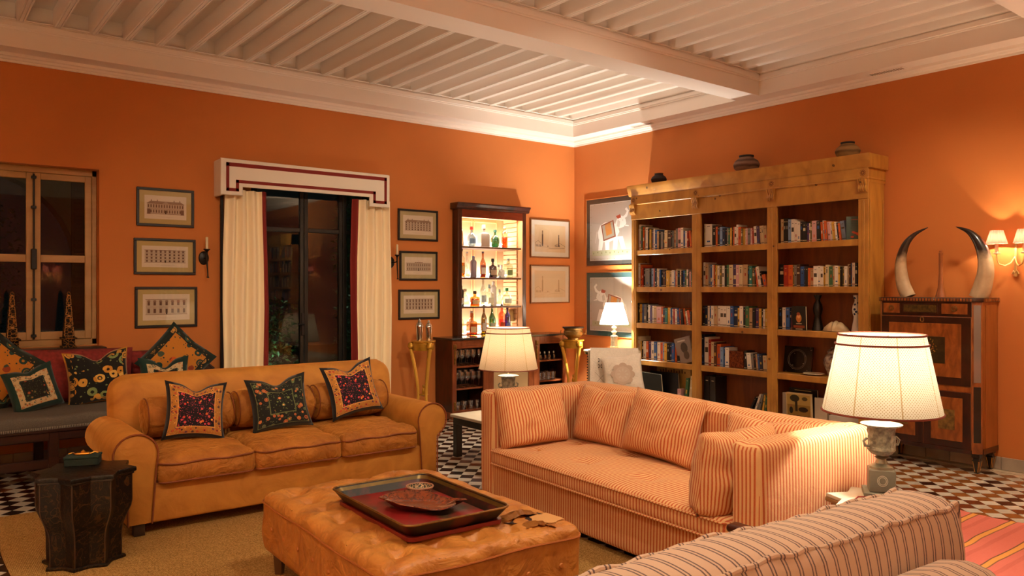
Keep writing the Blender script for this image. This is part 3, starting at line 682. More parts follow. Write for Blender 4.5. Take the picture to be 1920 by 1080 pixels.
# ---- beige ticking sofa in the foreground
S2 = stripes('beige_ticking', 'd8bca6', '54404a', .052, .0042, True, .85, .0012); PP = M('c2946e', .8)
t = thing('ticking_sofa', 'beige sofa with paired dark stripes seen from behind at lower right', 'sofa', (-4.40, -6.60, 0), -R(3.3)); T = wmat(t)
def s2(b): uvset(b, lambda c, n: (c.x, c.y + c.z)); return xf(b, T)
def cu(p, u, n):
    p = p + Vector((0, .016 * sin((p.x) * 5) * u.y * .3 + wr(p, 4, .010), wr(p, 3, .014, 5)))
    if u.z > -.5: p.y += (.035 * (1 - max(0, u.z) ** 2)) * (-1 if u.y < 0 else 1) * (abs(u.y) > .9)
    if u.z > .9: p.z += .018 * (1 - u.y ** 2)
    return p
b = BM(); rbox(b, (-1.16, .035, .61), (2.25, .215, .385), .035, (60, 6, 8), cu); c = obj('back_cushion', s2(b), S2, t)
b = BM()
for yy, zz in ((-.068, .797), (.138, .797)):
    tube(b, [(-2.24 + k * .028, yy + .004 * sin(k * .9), zz + .004 * sin(k * 1.3) + wr(Vector((-2.24 + k * .028 + 1.13, 0, .19)), 3, .014, 5)) for k in range(80)], .0085, 8)
for yy in (-.066, .136): tube(b, [(-.022, yy, .44), (-.02, yy, .60), (-.022, yy, .74), (-.035, yy, .795)], .0085, 8)
obj('piping', s2(b), S2, c)
b = BM(); rbox(b, (-1.35, -.225, .41), (2.26, .25, .60), .115, (60, 3, 8), lambda p, u, n: p + Vector((0, wr(p, 3, .012), wr(p, 3, .010, 9)))); obj('backrest', s2(b), S2, t)
b = BM(); rbox(b, (-1.15, .36, .24), (2.2, .90, .26), .04, (20, 8, 2)); obj('seat_base', s2(b), S2, t)
b = BM(); rbox(b, (-1.15, .44, .42), (2.2, .64, .12), .04, (20, 8, 2)); obj('seat_cushion', s2(b), S2, t)
WD = wood('dark_arm', '4a1e10', '2a100a', .3, (30, 3, 3)); b = BM(); rbox(b, (-.035, .50, .487), (.075, .72, .036), .017, (1, 6, 1)); xf(b, T); obj('armrest', b, WD, t, 'polished dark wooden armrest')
for y in (.20, .82): b = BM(); lathe(b, [(.018, .12), (.024, .25), (.016, .34), (.022, .47)], 10, (-.035, y, 0)); xf(b, T); obj('arm_support', b, WD, t)
for x in (-.08, -2.1):
    for y in (-.25, .74): b = BM(); lathe(b, [(.018, .018), (.028, .12)], 8, (x, y, 0)); xf(b, T); obj('leg', b, WD, t)
# ---- window daybed
DW = wood('daybed_wood', '34150b', '1c0a06', .35, (3, 30, 30))
t = thing('daybed', 'long dark wooden daybed with a grey seat cushion below the left window', 'daybed', (-6.1, -.5, 0)); x0, x1 = -7.75, -4.78
b = BM(); box(b, x0, x1, -.97, -.91, .34, .425, .006); box(b, x0, x1, -.985, -.905, .405, .43, .006); box(b, x0, x1, -.14, -.08, .34, .425, .006); box(b, x0, x1, -.90, -.15, .38, .40); obj('seat_frame', b, DW, t)
b = BM(); box(b, x0, x1, -.95, -.91, .13, .20, .005); obj('stretcher', b, DW, t)
for x in (x0 + .04, -6.25, x1 - .04):
    for y in (-.94, -.11): b = BM(); box(b, x - .035, x + .035, y - .035, y + .035, 0, .42, .006); obj('leg', b, DW, t)
b = BM(); prism(b, [(x0, .42), (x1, .42), (x1, .70), (x1 - .10, .78), (x1 - .22, .80), (x1 - .30, .88), (x1 - .5, .93), (x0, .93)], -.12, -.085, 'y', 0, .006); obj('backrest', b, DW, t)
b = BM(); tube(b, [(x1 - .02, -.1, .72), (x1 - .1, -.1, .79), (x1 - .22, -.1, .82), (x1 - .32, -.1, .90), (x1 - .5, -.1, .945)], .02, 8); obj('carved_rail', b, DW, t)
b = BM(); rbox(b, (-6.27, -.56, .475), (2.92, .82, .10), .035, (50, 14, 2), lambda p, u, n: p + Vector((0, .012 * sin(p.x * 4) * (u.y < -.9), .02 * (1 - u.y ** 2) * (u.z > 0) + wr(p, 4, .012))))
t2 = NT('grey_linen'); t2.set(.95, 0, .2); n_ = t2.n('TexNoise', {'Vector': t2.obj(), 'Scale': 160.0, 'Detail': 2}); t2.base(t2.mix(n_.outputs[0], lin('46403a'), lin('6e665c'))); t2.bump(n_.outputs[0], .4, .004)
sc_ = obj('seat_cushion', b, t2.m, t, 'grey linen seat cushion with frayed edge')
b = BM()
for k in range(260):
    x = -7.72 + k * .0112; yy = -.975 + .012 * sin((x + 6.27) * 4); b.faces.new([b.verts.new(q) for q in ((x, yy, .450), (x + .007, yy, .450), (x + .005, yy - .006, .424 + .01 * rnd.random()), (x + .001, yy - .005, .43))])
f_ = obj('fringe', b, M('8a8070', .9), sc_, None, 0); f_['kind'] = 'stuff'
RP = M('8e2a24', .9, ns=30, na=.45, bs=60, bst=.3)
FO = floral('ochre_suzani', 'b87424', ['3a4a3a', '8a3a20', 'c8541e', '1c3a34'], '0e2620', 5.5, ('141c18', ['c08a3a', '7a5a2a', '3a5a48', 'b08040']), .16, .10, '0c1c18', .40)
FB = floral('black_gold_floral', '0c0c0c', ['d0983c', 'c08028', 'd8a850', '7a8a50'], 'b07c20', 5, ('0c0e0c', ['b88434', 'a87830', '44604c', 'c89040']), .13, .045, None, .46)
FG = floral('green_border_floral', '15120f', ['c07830', 'a84828', 'd09a50', '4a5a38'], '0f2c26', 12, ('c0a478', ['a0784a', '6a5a40', 'b8602c', '40584a']), .28, .24, '0f2c26', .34)
dg = 'cushions on the window daybed'
pillow('long_pillow', 'long crimson woven cushion behind the others at the left of the daybed', 'cushion', .95, .46, .22, (-6.02, -.30, .52), -.16, 0, RP, False, 0, .02, dg, .03, 1)
pillow('long_pillow', 'crimson woven cushion mostly hidden behind the ochre and black cushions at right', 'cushion', .62, .42, .18, (-5.25, -.26, .52), -.12, 0, RP, False, 0, 0, dg, .03, 2)
pillow('throw_pillow', 'ochre floral cushion with black border standing on its corner at far left', 'cushion', .50, .50, .16, (-6.56, -.42, .50), -.14, .05, FO, False, .01, R(40), dg, .06, 3)
pillow('throw_pillow', 'small cushion with dark green edge and cream band on the left of the daybed', 'cushion', .36, .36, .14, (-6.34, -.66, .49), -.22, .1, FG, False, .03, R(-14), dg, .06, 4)
pillow('throw_pillow', 'black cushion with large gold flowers on the middle of the daybed', 'cushion', .50, .46, .15, (-5.86, -.52, .51), -.18, 0, FB, False, .07, R(-4), dg, .10, 5)
pillow('throw_pillow', 'big ochre floral cushion with dark green border standing on its corner', 'cushion', .50, .50, .16, (-5.20, -.40, .50), -.18, -.05, FO, False, .01, R(43), dg, .06, 6)
pillow('throw_pillow', 'small green edged floral cushion dented at its top behind the velvet sofa arm', 'cushion', .42, .40, .14, (-5.36, -.62, .51), -.2, 0, FG, False, .08, R(0), dg, .10, 7)
BOOKS = {
'1A': 'I1372,1387,259,0 W1387,1425,309,0 G1425,1447,288,0 O1447,1472,275,0 F1472,1491,285,0 W1491,1534,270,0 K1534,1549,254,0 Y1549,1574,243,0 F1574,1598,242,0 P1598,1622,231,0 W1622,1644,244,0 B1644,1673,233,0 E1673,1697,213,0 K1697,1729,216,0 S1729,1761,205,0 N1761,1784,208,0 C1784,1828,220,0 D1828,1877,214,0 K1877,1901,210,0 S1901,1916,209,0 E1916,1944,210,0 S1944,1974,229,0 I1974,2022,233,0 W2022,2058,233,0 B2058,2084,195,0 W2084,2109,194,0 R2109,2132,190,0 D2132,2147,192,0 O2147,2173,196,6 E2173,2189,180,0',
'1B': 'W1377,1406,280,0 K1406,1415,275,0 O1415,1437,265,0 R1437,1456,237,0 K1456,1487,222,0 S1487,1559,216,0 K1559,1576,211,0 L1576,1613,215,0 O1613,1632,210,0 N1632,1659,214,0 W1659,1683,213,0 C1683,1707,199,0 B1707,1725,199,0 K1725,1761,198,0 D1761,1796,189,0 K1796,1811,188,0 Y1811,1849,188,0 C1849,1884,182,0 W1884,1930,189,0 L1930,1947,177,0 O1947,1965,176,0 C1965,1978,203,0 K1978,2010,180,0 C2010,2031,189,0 K2031,2051,179,0 B2051,2076,184,0 G2076,2100,179,0 W2100,2121,194,0 K2121,2136,174,0 I2136,2162,169,0 T2162,2176,168,0',
'1C': 'K1361,1380,232,0 K1380,1403,228,0 Y1403,1443,221,0 B1443,1468,222,0 S1468,1506,218,0 K1506,1540,228,0 W1540,1567,214,0 P1567,1592,210,0 W1592,1622,204,0 E1622,1665,202,0 I1665,1737,194,0 O1737,1764,195,0 N1764,1793,186,0 T1793,1828,178,0 Y1828,1861,187,0 C1861,1875,179,0 B1875,1890,184,0 W1890,1913,175,0 R1913,1942,176,0 W1942,1970,176,0 B1970,1999,177,3 O1999,2022,178,5 K2022,2056,174,6 O2056,2084,181,8 F2084,2100,173,10 W2100,2117,155,10 O2117,2151,164,10 K2151,2169,150,0',
'1D': 'S1342,1372,269,0 C1372,1412,266,0 Y1412,1435,212,0 K1435,1462,218,0 W1462,1502,215,0 O1502,1534,217,0 P1534,1574,214,0 W1574,1622,216,0 B1622,1665,216,0 W1665,1713,212,0 O1713,1749,210,0 L1749,1784,212,0 Y1784,1820,207,0 K1820,1855,207,0 N1855,1893,209,0 B1893,1928,215,0 O1928,1959,204,0 K1959,1999,172,8',
'2A': 'C2339,2362,257,0 W2362,2450,249,0 K2450,2499,232,0 O2499,2532,217,0 K2532,2559,211,0 L2559,2592,209,0 N2592,2624,194,0 K2624,2649,192,0 W2649,2663,191,0 G2663,2688,190,0 Y2688,2708,193,0 K2708,2723,196,0 O2723,2738,199,0 W2738,2765,198,0 W2765,2790,221,0 O2790,2824,195,0 F2824,2846,176,0 Y2846,2865,175,0 C2865,2888,174,0 I2888,2907,177,0 S2907,2938,175,0 I2938,2959,174,0 R2959,2976,177,3 W2976,3013,191,3 P3013,3046,189,3 C3046,3070,191,4 C3070,3097,191,4 E3097,3133,189,4',
'2B': 'W2332,2362,268,0 E2362,2400,251,0 S2400,2426,242,0 B2426,2449,241,0 W2449,2470,237,0 O2470,2489,236,0 K2489,2504,236,0 Y2504,2522,231,0 W2522,2556,226,0 F2556,2587,221,0 W2587,2612,225,0 K2612,2645,228,0 G2645,2668,232,0 C2668,2718,231,0 P2718,2763,238,0 I2763,2802,229,0 C2802,2843,228,0 E2843,2901,231,0 K2901,2923,214,0 T2923,2959,213,0 F2959,2990,196,0 K2990,3004,196,4 O3004,3025,196,6 W3025,3060,206,10 K3060,3088,157,12 O3088,3130,123,10',
'2C': 'K2332,2357,219,0 N2357,2389,218,0 W2389,2421,218,0 B2421,2442,216,0 W2442,2478,219,0 E2478,2520,215,0 W2520,2556,218,0 W2556,2602,219,0 W2602,2645,217,0 W2645,2693,216,0 B2693,2733,219,0 N2733,2782,210,0 Y2782,2807,202,0 W2807,2851,221,0 K2851,2880,212,0 G2880,2920,221,0 E2920,2961,205,0 K2961,2995,202,0 P2995,3034,205,0 Y3034,3065,201,0 K3065,3088,200,0 W3088,3109,196,0 Y3109,3133,201,0',
'2D': 'N2303,2346,334,0 W2346,2403,306,0 R2403,2439,283,0 C2439,2478,259,0 D2478,2510,252,0 O2510,2561,237,0 L2561,2597,210,0 B2597,2624,216,0 W2624,2675,210,0 K2865,2899,191,0 W2899,2947,170,5 S2947,2976,165,6 K2976,3004,163,6 E3004,3025,164,6 B3025,3051,166,6 N3051,3084,160,5 C3084,3132,153,3',
'3A': 'C3287,3325,242,0 K3325,3353,248,0 K3353,3375,247,0 L3375,3409,234,0 W3409,3443,234,0 W3443,3476,215,0 W3476,3512,200,0 K3512,3537,203,0 K3537,3572,201,0 K3572,3584,187,0 P3584,3604,182,0 W3604,3617,181,0 F3617,3635,204,0 I3635,3683,202,0 K3683,3722,195,2 O3722,3744,186,3 W3744,3763,199,3 O3763,3791,194,3 K3791,3797,177,4 I3797,3821,181,5 W3821,3839,183,6 Y3839,3871,179,6 W3871,3888,177,6 K3888,3906,171,7 O3906,3925,162,7 L3925,3967,182,8',
'3B': 'K3275,3328,224,0 R3328,3372,214,0 O3372,3421,215,0 F3421,3439,214,0 S3439,3469,211,0 D3469,3505,221,0 B3505,3546,197,0 N3546,3564,195,0 K3564,3593,196,0 O3593,3613,182,0 E3613,3650,173,0 W3650,3692,198,0 W3692,3718,200,0 W3718,3748,191,0 Y3748,3774,191,0 C3774,3805,206,0 G3805,3846,189,0 E3846,3863,193,0 W3863,3903,196,0 Y3903,3920,189,0 K3920,3938,187,0 F3938,3958,188,0 W3958,3989,190,0 C3989,4007,209,0 D4007,4028,201,0 B4028,4036,216,0 W4036,4064,219,0 K4064,4088,219,0',
'3C': 'K3272,3306,216,0 W3306,3348,219,0 B3348,3392,218,0 N3392,3408,218,0 R3408,3427,219,0',
}
# ================================================================ bookcase
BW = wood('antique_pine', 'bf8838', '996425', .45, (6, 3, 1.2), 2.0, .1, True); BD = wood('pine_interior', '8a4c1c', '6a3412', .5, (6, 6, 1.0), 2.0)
t = thing('bookcase', 'tall pine bookcase in three bays with carved cornice on the right wall', 'bookcase', (-.16, -2.784, 0))
FX = -.31
ST_ = [(-1.338, -1.407), (-2.239, -2.355), (-3.186, -3.295), (-4.135, -4.23)]; PA = [(-1.338, -1.362), (-2.285, -2.31), (-3.228, -3.253), (-4.205, -4.23)]
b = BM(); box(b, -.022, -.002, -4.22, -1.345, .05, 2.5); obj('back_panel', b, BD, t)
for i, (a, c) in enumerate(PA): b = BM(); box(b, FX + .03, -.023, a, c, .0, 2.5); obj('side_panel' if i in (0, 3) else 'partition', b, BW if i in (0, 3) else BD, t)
for a, c in ST_:
    b = BM(); box(b, FX, FX + .029, a, c, .12, 2.36, .003); m = (a + c) / 2
    if c - a: box(b, FX - .004, FX + .002, m - .012, m + .012, .2, 2.3, .003)
    obj('stile', b, BW, t)
for z in (1.944, 1.512, 1.086, .654, .215):
    for i in range(3):
        y0, y1 = PA[i][1] - .001, PA[i + 1][0] + .001
        b = BM(); box(b, FX + .032, -.024, y0, y1, z - .028, z, .001); box(b, FX + .006, FX + .031, ST_[i][1] - .001, ST_[i + 1][0] + .001, z - .058, z + .002, .004); obj('shelf', b, BW, t)
b = BM(); box(b, FX - .012, -.03, -4.24, -1.33, 0, .13, .005); obj('plinth', b, BW, t)
b = BM(); box(b, FX - .005, FX + .028, -4.232, -1.336, 2.31, 2.50, .002); box(b, FX + .03, -.002, -4.232, -1.336, 2.46, 2.50); obj('architrave', b, BW, t)
b = BM(); box(b, FX - .02, -.002, -4.238, -1.330, 2.484, 2.504, .005); box(b, FX - .008, -.002, -4.234, -1.334, 2.50, 2.585, .002); obj('frieze', b, BW, t)
b = BM(); cpf = [(FX - .010, 2.585), (FX - .022, 2.60), (FX - .026, 2.622), (FX - .045, 2.66), (FX - .05, 2.70), (FX - .05, 2.712), (-.002, 2.712), (-.002, 2.585)]
prism(b, cpf, -4.262, -1.308, 'y', 0, .003); obj('cornice', b, BW, t)
b = BM(); box(b, -.30, -.01, -4.2385, -4.2315, .14, .20, .002)
for z0_, z1_ in ((.2, 2.3),): box(b, -.285, -.27, -4.237, -4.231, z0_, z1_, .002); box(b, -.05, -.035, -4.237, -4.231, z0_, z1_, .002)
obj('side_moulding', b, BW, t)
for a, c in ST_:
    m = (a + c) / 2; b = BM(); pr = [(FX - .004, 2.37), (FX - .024, 2.375), (FX - .034, 2.40), (FX - .022, 2.43), (FX - .044, 2.465), (FX - .048, 2.484), (FX - .004, 2.484)]
    for k in range(4): prism(b, pr, m - .04 + k * .0205, m - .04 + k * .0205 + .0155, 'y', 0, .002)
    box(b, FX - .012, FX - .002, m - .042, m + .042, 2.365, 2.484); o_ = obj('corbel', b, BW, t)
    d = Draw((FX - .0082, m, 2.5425), (0, -1, 0), (0, 0, 1), .0006)
    for k in range(6): a_ = pi * k / 6 + .26; d.line((.03 * cos(a_), .03 * sin(a_)), (.008 * cos(a_), .008 * sin(a_)), .005, '5a2c0c'); d.line((-.03 * cos(a_), -.03 * sin(a_)), (-.008 * cos(a_), -.008 * sin(a_)), .005, '5a2c0c')
    d.done('carved_star', t)
# books
BC = {'W': 'ddd3c2', 'C': 'cbb68c', 'E': 'b5946a', 'K': '17130f', 'N': '16203a', 'B': '2f5590', 'L': '8099bb', 'R': '9c2a1a', 'O': 'c4581c', 'Y': 'cda03a', 'G': '3d6640', 'D': '4a2a18', 'P': '4a3560', 'T': '2b7468', 'S': '77736c', 'I': 'c99a98', 'F': '6a5a30'}
BN = {'W': 'white', 'C': 'cream', 'E': 'tan', 'K': 'black', 'N': 'navy', 'B': 'blue', 'L': 'pale blue', 'R': 'red', 'O': 'orange', 'Y': 'yellow', 'G': 'green', 'D': 'brown', 'P': 'purple', 'T': 'teal', 'S': 'grey', 'I': 'pink', 'F': 'olive'}
SHN = {'A': ('top', 1.946), 'B': ('second', 1.514), 'C': ('third', 1.088), 'D': ('fourth', .656)}; BAY = {'1': 'left', '2': 'middle', '3': 'right'}
PG = M('d8c8a4', .9); BM_ = {}
def book_mesh(c, v):
    if (c, v) in BM_: return BM_[(c, v)]
    b = BM(); r = random.Random(hash(c) % 97 if 0 else ord(c) * 7 + v)
    # unit book: x -1..0 (spine at -1), y -.5...5, z 0..1
    box(b, -1, 0, -.5, -.38, 0, 1, 0); box(b, -1, 0, .38, .5, 0, 1, 0); box(b, -1, -.97, -.38, .38, 0, 1, 0); box(b, -.97, -.02, -.38, .38, .02, .975, 0, 1)
    acc = r.choice(['ddd3c2', '17130f', 'c4581c', 'cda03a', '9c2a1a', '2f5590']) if c != 'W' else r.choice(['17130f', '9c2a1a', '2f5590', '77736c'])
    z = .15 + .5 * r.random(); hh_ = .05 + .14 * r.random(); w9 = .12 + .12 * (v % 3); box(b, -1.004, -.999, -w9, w9, z, z + hh_, 0, 2 if v != 2 else 3)
    z2 = .04 + .05 * r.random(); box(b, -1.003, -.999, -.5, .5, z2, z2 + .03, 0, 2 if v % 2 else 3); z3 = .80 + .1 * r.random(); box(b, -1.003, -.999, -.22, .22, z3, z3 + .025, 0, 3)
    me = bpy.data.meshes.new('book'); b.to_mesh(me); b.free()
    for m in (M(BC[c], .5), PG, M(acc, .5), M('c8b890' if c in 'KNDPGBRTF' else '4a3a2a', .5)): me.materials.append(m)
    BM_[(c, v)] = me; return me
ORD = ['first', 'second', 'third', 'fourth', 'fifth', 'sixth', 'seventh', 'eighth', 'ninth', 'tenth', 'eleventh', 'twelfth', 'thirteenth', 'fourteenth', 'fifteenth', 'sixteenth', 'seventeenth', 'eighteenth', 'nineteenth', 'twentieth'] + ['twenty-' + q for q in ['first', 'second', 'third', 'fourth', 'fifth', 'sixth', 'seventh', 'eighth', 'ninth']] + ['thirtieth', 'thirty-first', 'thirty-second', 'thirty-third', 'thirty-fourth']
LB_ = {}; brnd = random.Random(11)
for key, row in BOOKS.items():
    sn, z = SHN[key[1]]; bn = BAY[key[0]]; it = [(q[0],) + tuple(int(v) for v in q[1:].split(',')) for q in row.split()]; n = len(it); ylim = {'1': 2.283, '2': 3.226, '3': 4.203}[key[0]]
    for i, (c, y0, y1, h, ln) in enumerate(it):
        y0, y1, h = y0 / 1000, y1 / 1000, h / 1000; wd = max(.008, y1 - y0 - .0015); yc = (y0 + y1) / 2; dp = min(.2, h * .72)
        if ln: yc += h * sin(R(ln)) * .45; yc = min(yc, ylim - wd / 2 / cos(R(ln)) - .002)
        o = bpy.data.objects.new('book', book_mesh(c, brnd.randrange(5))); COL.objects.link(o)
        o.scale = (dp, wd, h); o.rotation_euler = (-R(ln), 0, 0); sx = -.235 + brnd.uniform(-.006, .012)
        o.location = (sx + dp, -yc, z + (wd / 2 * sin(R(ln)) if ln else 0))
        th = 'thin ' if wd < .022 else 'thick ' if wd > .042 else ''
        p_ = BN[it[i - 1][0]] if i else None; q_ = BN[it[i + 1][0]] if i < n - 1 else None
        if p_ is None: lb = f'{th}{BN[c]} book at the left end of the {sn} shelf, {bn} bay'
        elif q_ is None: lb = f'{th}{BN[c]} book at the right end of the row, {sn} shelf, {bn} bay'
        else: lb = f'{"leaning " if ln > 4 else ""}{th}{BN[c]} book between {p_} and {q_} ones, {sn} shelf, {bn} bay'
        if lb in LB_: lb = f'{th}{BN[c]} book, {ORD[i]} from the left on the {sn} shelf, {bn} bay'
        LB_[lb] = 1; tag(o, lb, 'book', f'books on the {sn} shelf of the {bn} bay')
def big_book(label, y, x, z, wd, dp, h, cov, rot=(0, 0, 0), art=None, spine='ddd3c2', cat='book', name='book'):
    """book seen by its cover: local x thickness dp.. cover faces -X"""
    b = BM(); box(b, -dp, -dp + .003, -wd / 2, wd / 2, 0, h); box(b, -.003, 0, -wd / 2, wd / 2, 0, h); box(b, -dp + .003, -.003, wd / 2 - .003, wd / 2, 0, h); box(b, -dp + .003, -.003, -wd / 2 + .004, wd / 2 - .003, .004, h - .004, 0, 1)
    o = obj(name, b, [M(cov, .35), PG]); o.location = (x, y, z); o.rotation_euler = rot; tag(o, label, cat)
    if art:
        d = Draw((-dp, wd / 2, 0), (0, -1, 0), (0, 0, 1), .0006); art(d, wd, h); d.done('cover_print', None, .35).parent = o
    return o
def art_teal(d, w_, h):
    for k in range(7): d.ell(w_ * (.3 + .6 * ((k * 37) % 10) / 10), h * (.12 + .22 * ((k * 53) % 10) / 10), .016, .01, 'c8452a', 7, k)
    for k in range(4): d.rect(w_ * .25, h * (.85 - .09 * k), w_ * (.8 - .1 * (k % 2)), h * (.875 - .09 * k), 'a84a3a' if k == 0 else '1f3a38')
def art_port(d, w_, h):
    d.ell(w_ * .5, h * .50, .03, .042, 'b8702c', 14); d.ell(w_ * .5, h * .60, .018, .026, 'd89a60', 12); d.ell(w_ * .48, h * .68, .02, .016, '8a3a14', 10); d.rect(w_ * .3, h * .26, w_ * .7, h * .29, 'b8a888'); d.rect(w_ * .1, h * .10, w_ * .9, h * .2, '8a3c1c'); d.rect(w_ * .25, h * .03, w_ * .75, h * .07, 'b8a888')
def art_tree(d, w_, h):
    d.rect(.01, .01, w_ - .01, h - .012, '8a6a2c'); d.rect(.01, h * .55, w_ - .01, h - .012, 'a88a48'); d.ell(w_ * .35, h * .8, .05, .035, '2c2410', 12); d.ell(w_ * .75, h * .8, .03, .02, '4a3c1a', 9); d.rect(w_ * .36, h * .3, w_ * .46, h * .8, '2a1c0c')
    d.ell(w_ * .68, h * .38, .05, .026, '241408', 12); d.ell(w_ * .2, h * .33, .02, .035, '1c140c', 9); d.ell(w_ * .2, h * .5, .012, .012, '8a5a3a', 8); d.rect(.01, .01, w_ - .01, h * .14, '3a2c14')
big_book('teal book with red fish on its cover, leaning at right of the top shelf', -4.06, -.235 + .03, 1.947, .17, .022, .215, '2c4844', (0, 0, R(32)), art_teal)
big_book('black book with a ruffed portrait on its cover, third shelf, right bay', -3.50, -.215, 1.088, .15, .025, .235, '100c0a', (0, R(-3), 0), art_port)
big_book('grey art book leaning at the right end of the fourth shelf, left bay', -2.10, -.20, .66, .22, .024, .29, '8a7a70', (R(-14), R(-3), 0), lambda d, w_, h: (d.ell(w_ * .55, h * .6, .05, .06, '4a4038', 12), d.ell(w_ * .6, h * .3, .04, .05, '5a4a3e', 12), d.rect(w_ * .2, h * .85, w_ * .7, h * .9, 'c8bcae')))
big_book('book with a cattle and tree painting on its cover, bottom shelf, right bay', -3.50, -.215, .218, .26, .03, .255, 'c0a878', (0, R(-4), R(4)), art_tree)
big_book('tall black book behind the tree painting cover, bottom shelf, right bay', -3.50, -.13, .218, .30, .03, .29, '14100e', (0, R(-3), 0), lambda d, w_, h: d.rect(w_ * .2, h * .93, w_ * .8, h * .955, 'b8a060'))
big_book('white book half hidden by the tree painting cover, bottom shelf, right bay', -3.345, -.16, .218, .12, .03, .235, 'cfc4b2')
big_book('white book standing right of the tree painting cover, bottom shelf', -3.70, -.16, .218, .13, .03, .22, 'cfc4b2')
b = BM(); box(b, -.25, -.05, -4.12, -3.82, .2175, .30, .003); box(b, -.255, -.25, -4.12, -3.82, .2175, .30, .002); tag(obj('storage_box', b, M('c4bcae', .6)), 'pale flat box behind the big lamp shade on the bottom shelf', 'box')
big_book('large dark grey portfolio leaning at the left of the bottom shelf', -1.60, -.235, .218, .36, .02, .30, '202624', (R(2), R(-10), 0), None, cat='portfolio', name='portfolio')
big_book('black framed board behind the grey portfolio on the bottom shelf', -1.74, -.15, .218, .42, .02, .31, '0e0c0b', (0, R(-5), 0), None, cat='portfolio', name='portfolio')
big_book('gilt scripted panel standing behind the portfolios on the bottom shelf', -1.82, -.09, .218, .50, .015, .37, 'a8823c', (0, R(-3), 0), lambda d, w_, h: [d.rect(w_ * (.1 + .08 * k), h * .82, w_ * (.14 + .08 * k), h * (.88 + .03 * (k % 3)), '5a3c14') for k in range(10)], cat='panel', name='painted_panel')
def vbook(label, y, wd, h, c, ln=0, x=-.235, z=.218):
    o = bpy.data.objects.new('book', book_mesh(c, 1)); COL.objects.link(o); o.scale = (min(.2, h * .7), wd, h); o.rotation_euler = (-R(ln), 0, 0); o.location = (x + min(.2, h * .7), y, z + wd / 2 * abs(sin(R(ln)))); tag(o, label, 'book', 'books on the bottom shelf')
vbook('small pink book low beside the green books, bottom shelf, left bay', -2.00, .05, .14, 'I'); vbook('mottled green book leaning on the bottom shelf, left bay', -2.09, .035, .27, 'G', -6); vbook('cream book leaning beside the green one, bottom shelf, left bay', -2.15, .035, .30, 'C', -6); vbook('dark green book at the right end of the bottom shelf, left bay', -2.22, .035, .33, 'G', -3)
vbook('first of two thick black volumes at left of the bottom shelf, middle bay', -2.385, .07, .32, 'K'); vbook('second of two thick black volumes at left of the bottom shelf, middle bay', -2.462, .07, .32, 'K')
for lab, y, wd, h, c, ln in (('black booklet lying against the leaning books, bottom shelf, middle bay', -2.93, .02, .17, 'K', -26), ('white book leaning steeply, bottom shelf, middle bay', -2.99, .02, .20, 'W', -20), ('grey book leaning beside the white one, bottom shelf, middle bay', -3.035, .025, .20, 'S', -14), ('yellow book near the right end of the bottom shelf, middle bay', -3.085, .02, .19, 'Y', -8), ('green book near the right end of the bottom shelf, middle bay', -3.115, .02, .18, 'G', -6), ('white book second from the right end of the bottom shelf, middle bay', -3.15, .02, .21, 'W', -3), ('blue book at the right end of the bottom shelf, middle bay', -3.19, .02, .22, 'B', 0)): vbook(lab, y, wd, h, c, ln)
b = BM(); box(b, -.235, -.12, -2.85, -2.665, .657, .835, .004); tag(obj('burl_box', b, BURL), 'square reddish burl wood box among the books, middle bay', 'box')
# bookcase ornaments
def lt(name, label, cat, prof, at, mat, seg=24, wob=None, group=None):
    b = BM(); lathe(b, prof, seg, at, 0, wob); return tag(obj(name, b, mat), label, cat, group)
def dvase(z=0): return [(0, 0), (.055, 0), (.052, .02), (.034, .11), (.030, .145), (.040, .17), (.046, .21), (.040, .25), (.022, .285), (.020, .30), (.034, .33), (.036, .345), (.028, .345), (0, .33)]
lt('black_vase', 'tall black double gourd vase on the third shelf, right bay', 'vase', dvase(), (-.15, -3.645, 1.088), M('0c0b0a', .3))
t2 = NT('blue_white'); t2.set(.2); v_ = t2.n('TexVoronoi', {'Vector': t2.obj(), 'Scale': 26.0}); t2.base(t2.mix(t2.math('LESS_THAN', v_.outputs[0], .30), lin('d8d4cc'), lin('2a3a5c')))
lt('porcelain_vase', 'slender blue and white porcelain vase at right end of the third shelf', 'vase', [(p[0] * .85, p[1]) for p in dvase()], (-.15, -4.035, 1.088), t2.m)
b = BM(); rows = []
for i in range(13):
    s = i / 12; L2 = [];
    for k in range(9):
        a = pi * k / 8; r_ = .05 * sin(pi * s) ** .8 * (1 + .25 * abs(sin(s * 22))) + .004; L2.append(b.verts.new((-.19 - r_ * cos(a) * 1.1, -3.72 - .27 * s, 1.092 + r_ * sin(a) * 1.5)))
    rows.append(L2)
for p_, q_ in zip(rows, rows[1:]):
    for k in range(8): b.faces.new((p_[k], p_[k + 1], q_[k + 1], q_[k]))
bmesh.ops.holes_fill(b, edges=b.edges); bmesh.ops.recalc_face_normals(b, faces=b.faces); tag(obj('sea_shell', b, M('cdb184', .5, ns=15, na=.3, bs=30, bst=.4)), 'large spiky cream seashell on the third shelf, right bay', 'shell')
t = thing('marble_plate', 'square black fossil marble plate standing upright on the fourth shelf', 'plate', (-.1, -3.40, .656))
t2 = NT('fossil'); t2.set(.2); mp = t2.n('Mapping', {'Vector': t2.obj(), 'Scale': (1, 1, 3.0), 'Rotation': (.7, 0, 0)}); v_ = t2.n('TexVoronoi', {'Vector': mp.outputs[0], 'Scale': 14.0}); t2.base(t2.mix(t2.math('LESS_THAN', v_.outputs[0], .13), lin('14110f'), lin('8a7a68')))
b = BM(); box(b, -.012, .012, -.16, .16, 0, .26, .003); xf(b, Matrix.Translation((-.12, -3.40, .657)) @ Matrix.Rotation(R(8), 4, 'Y')); obj('slab', b, t2.m, t)
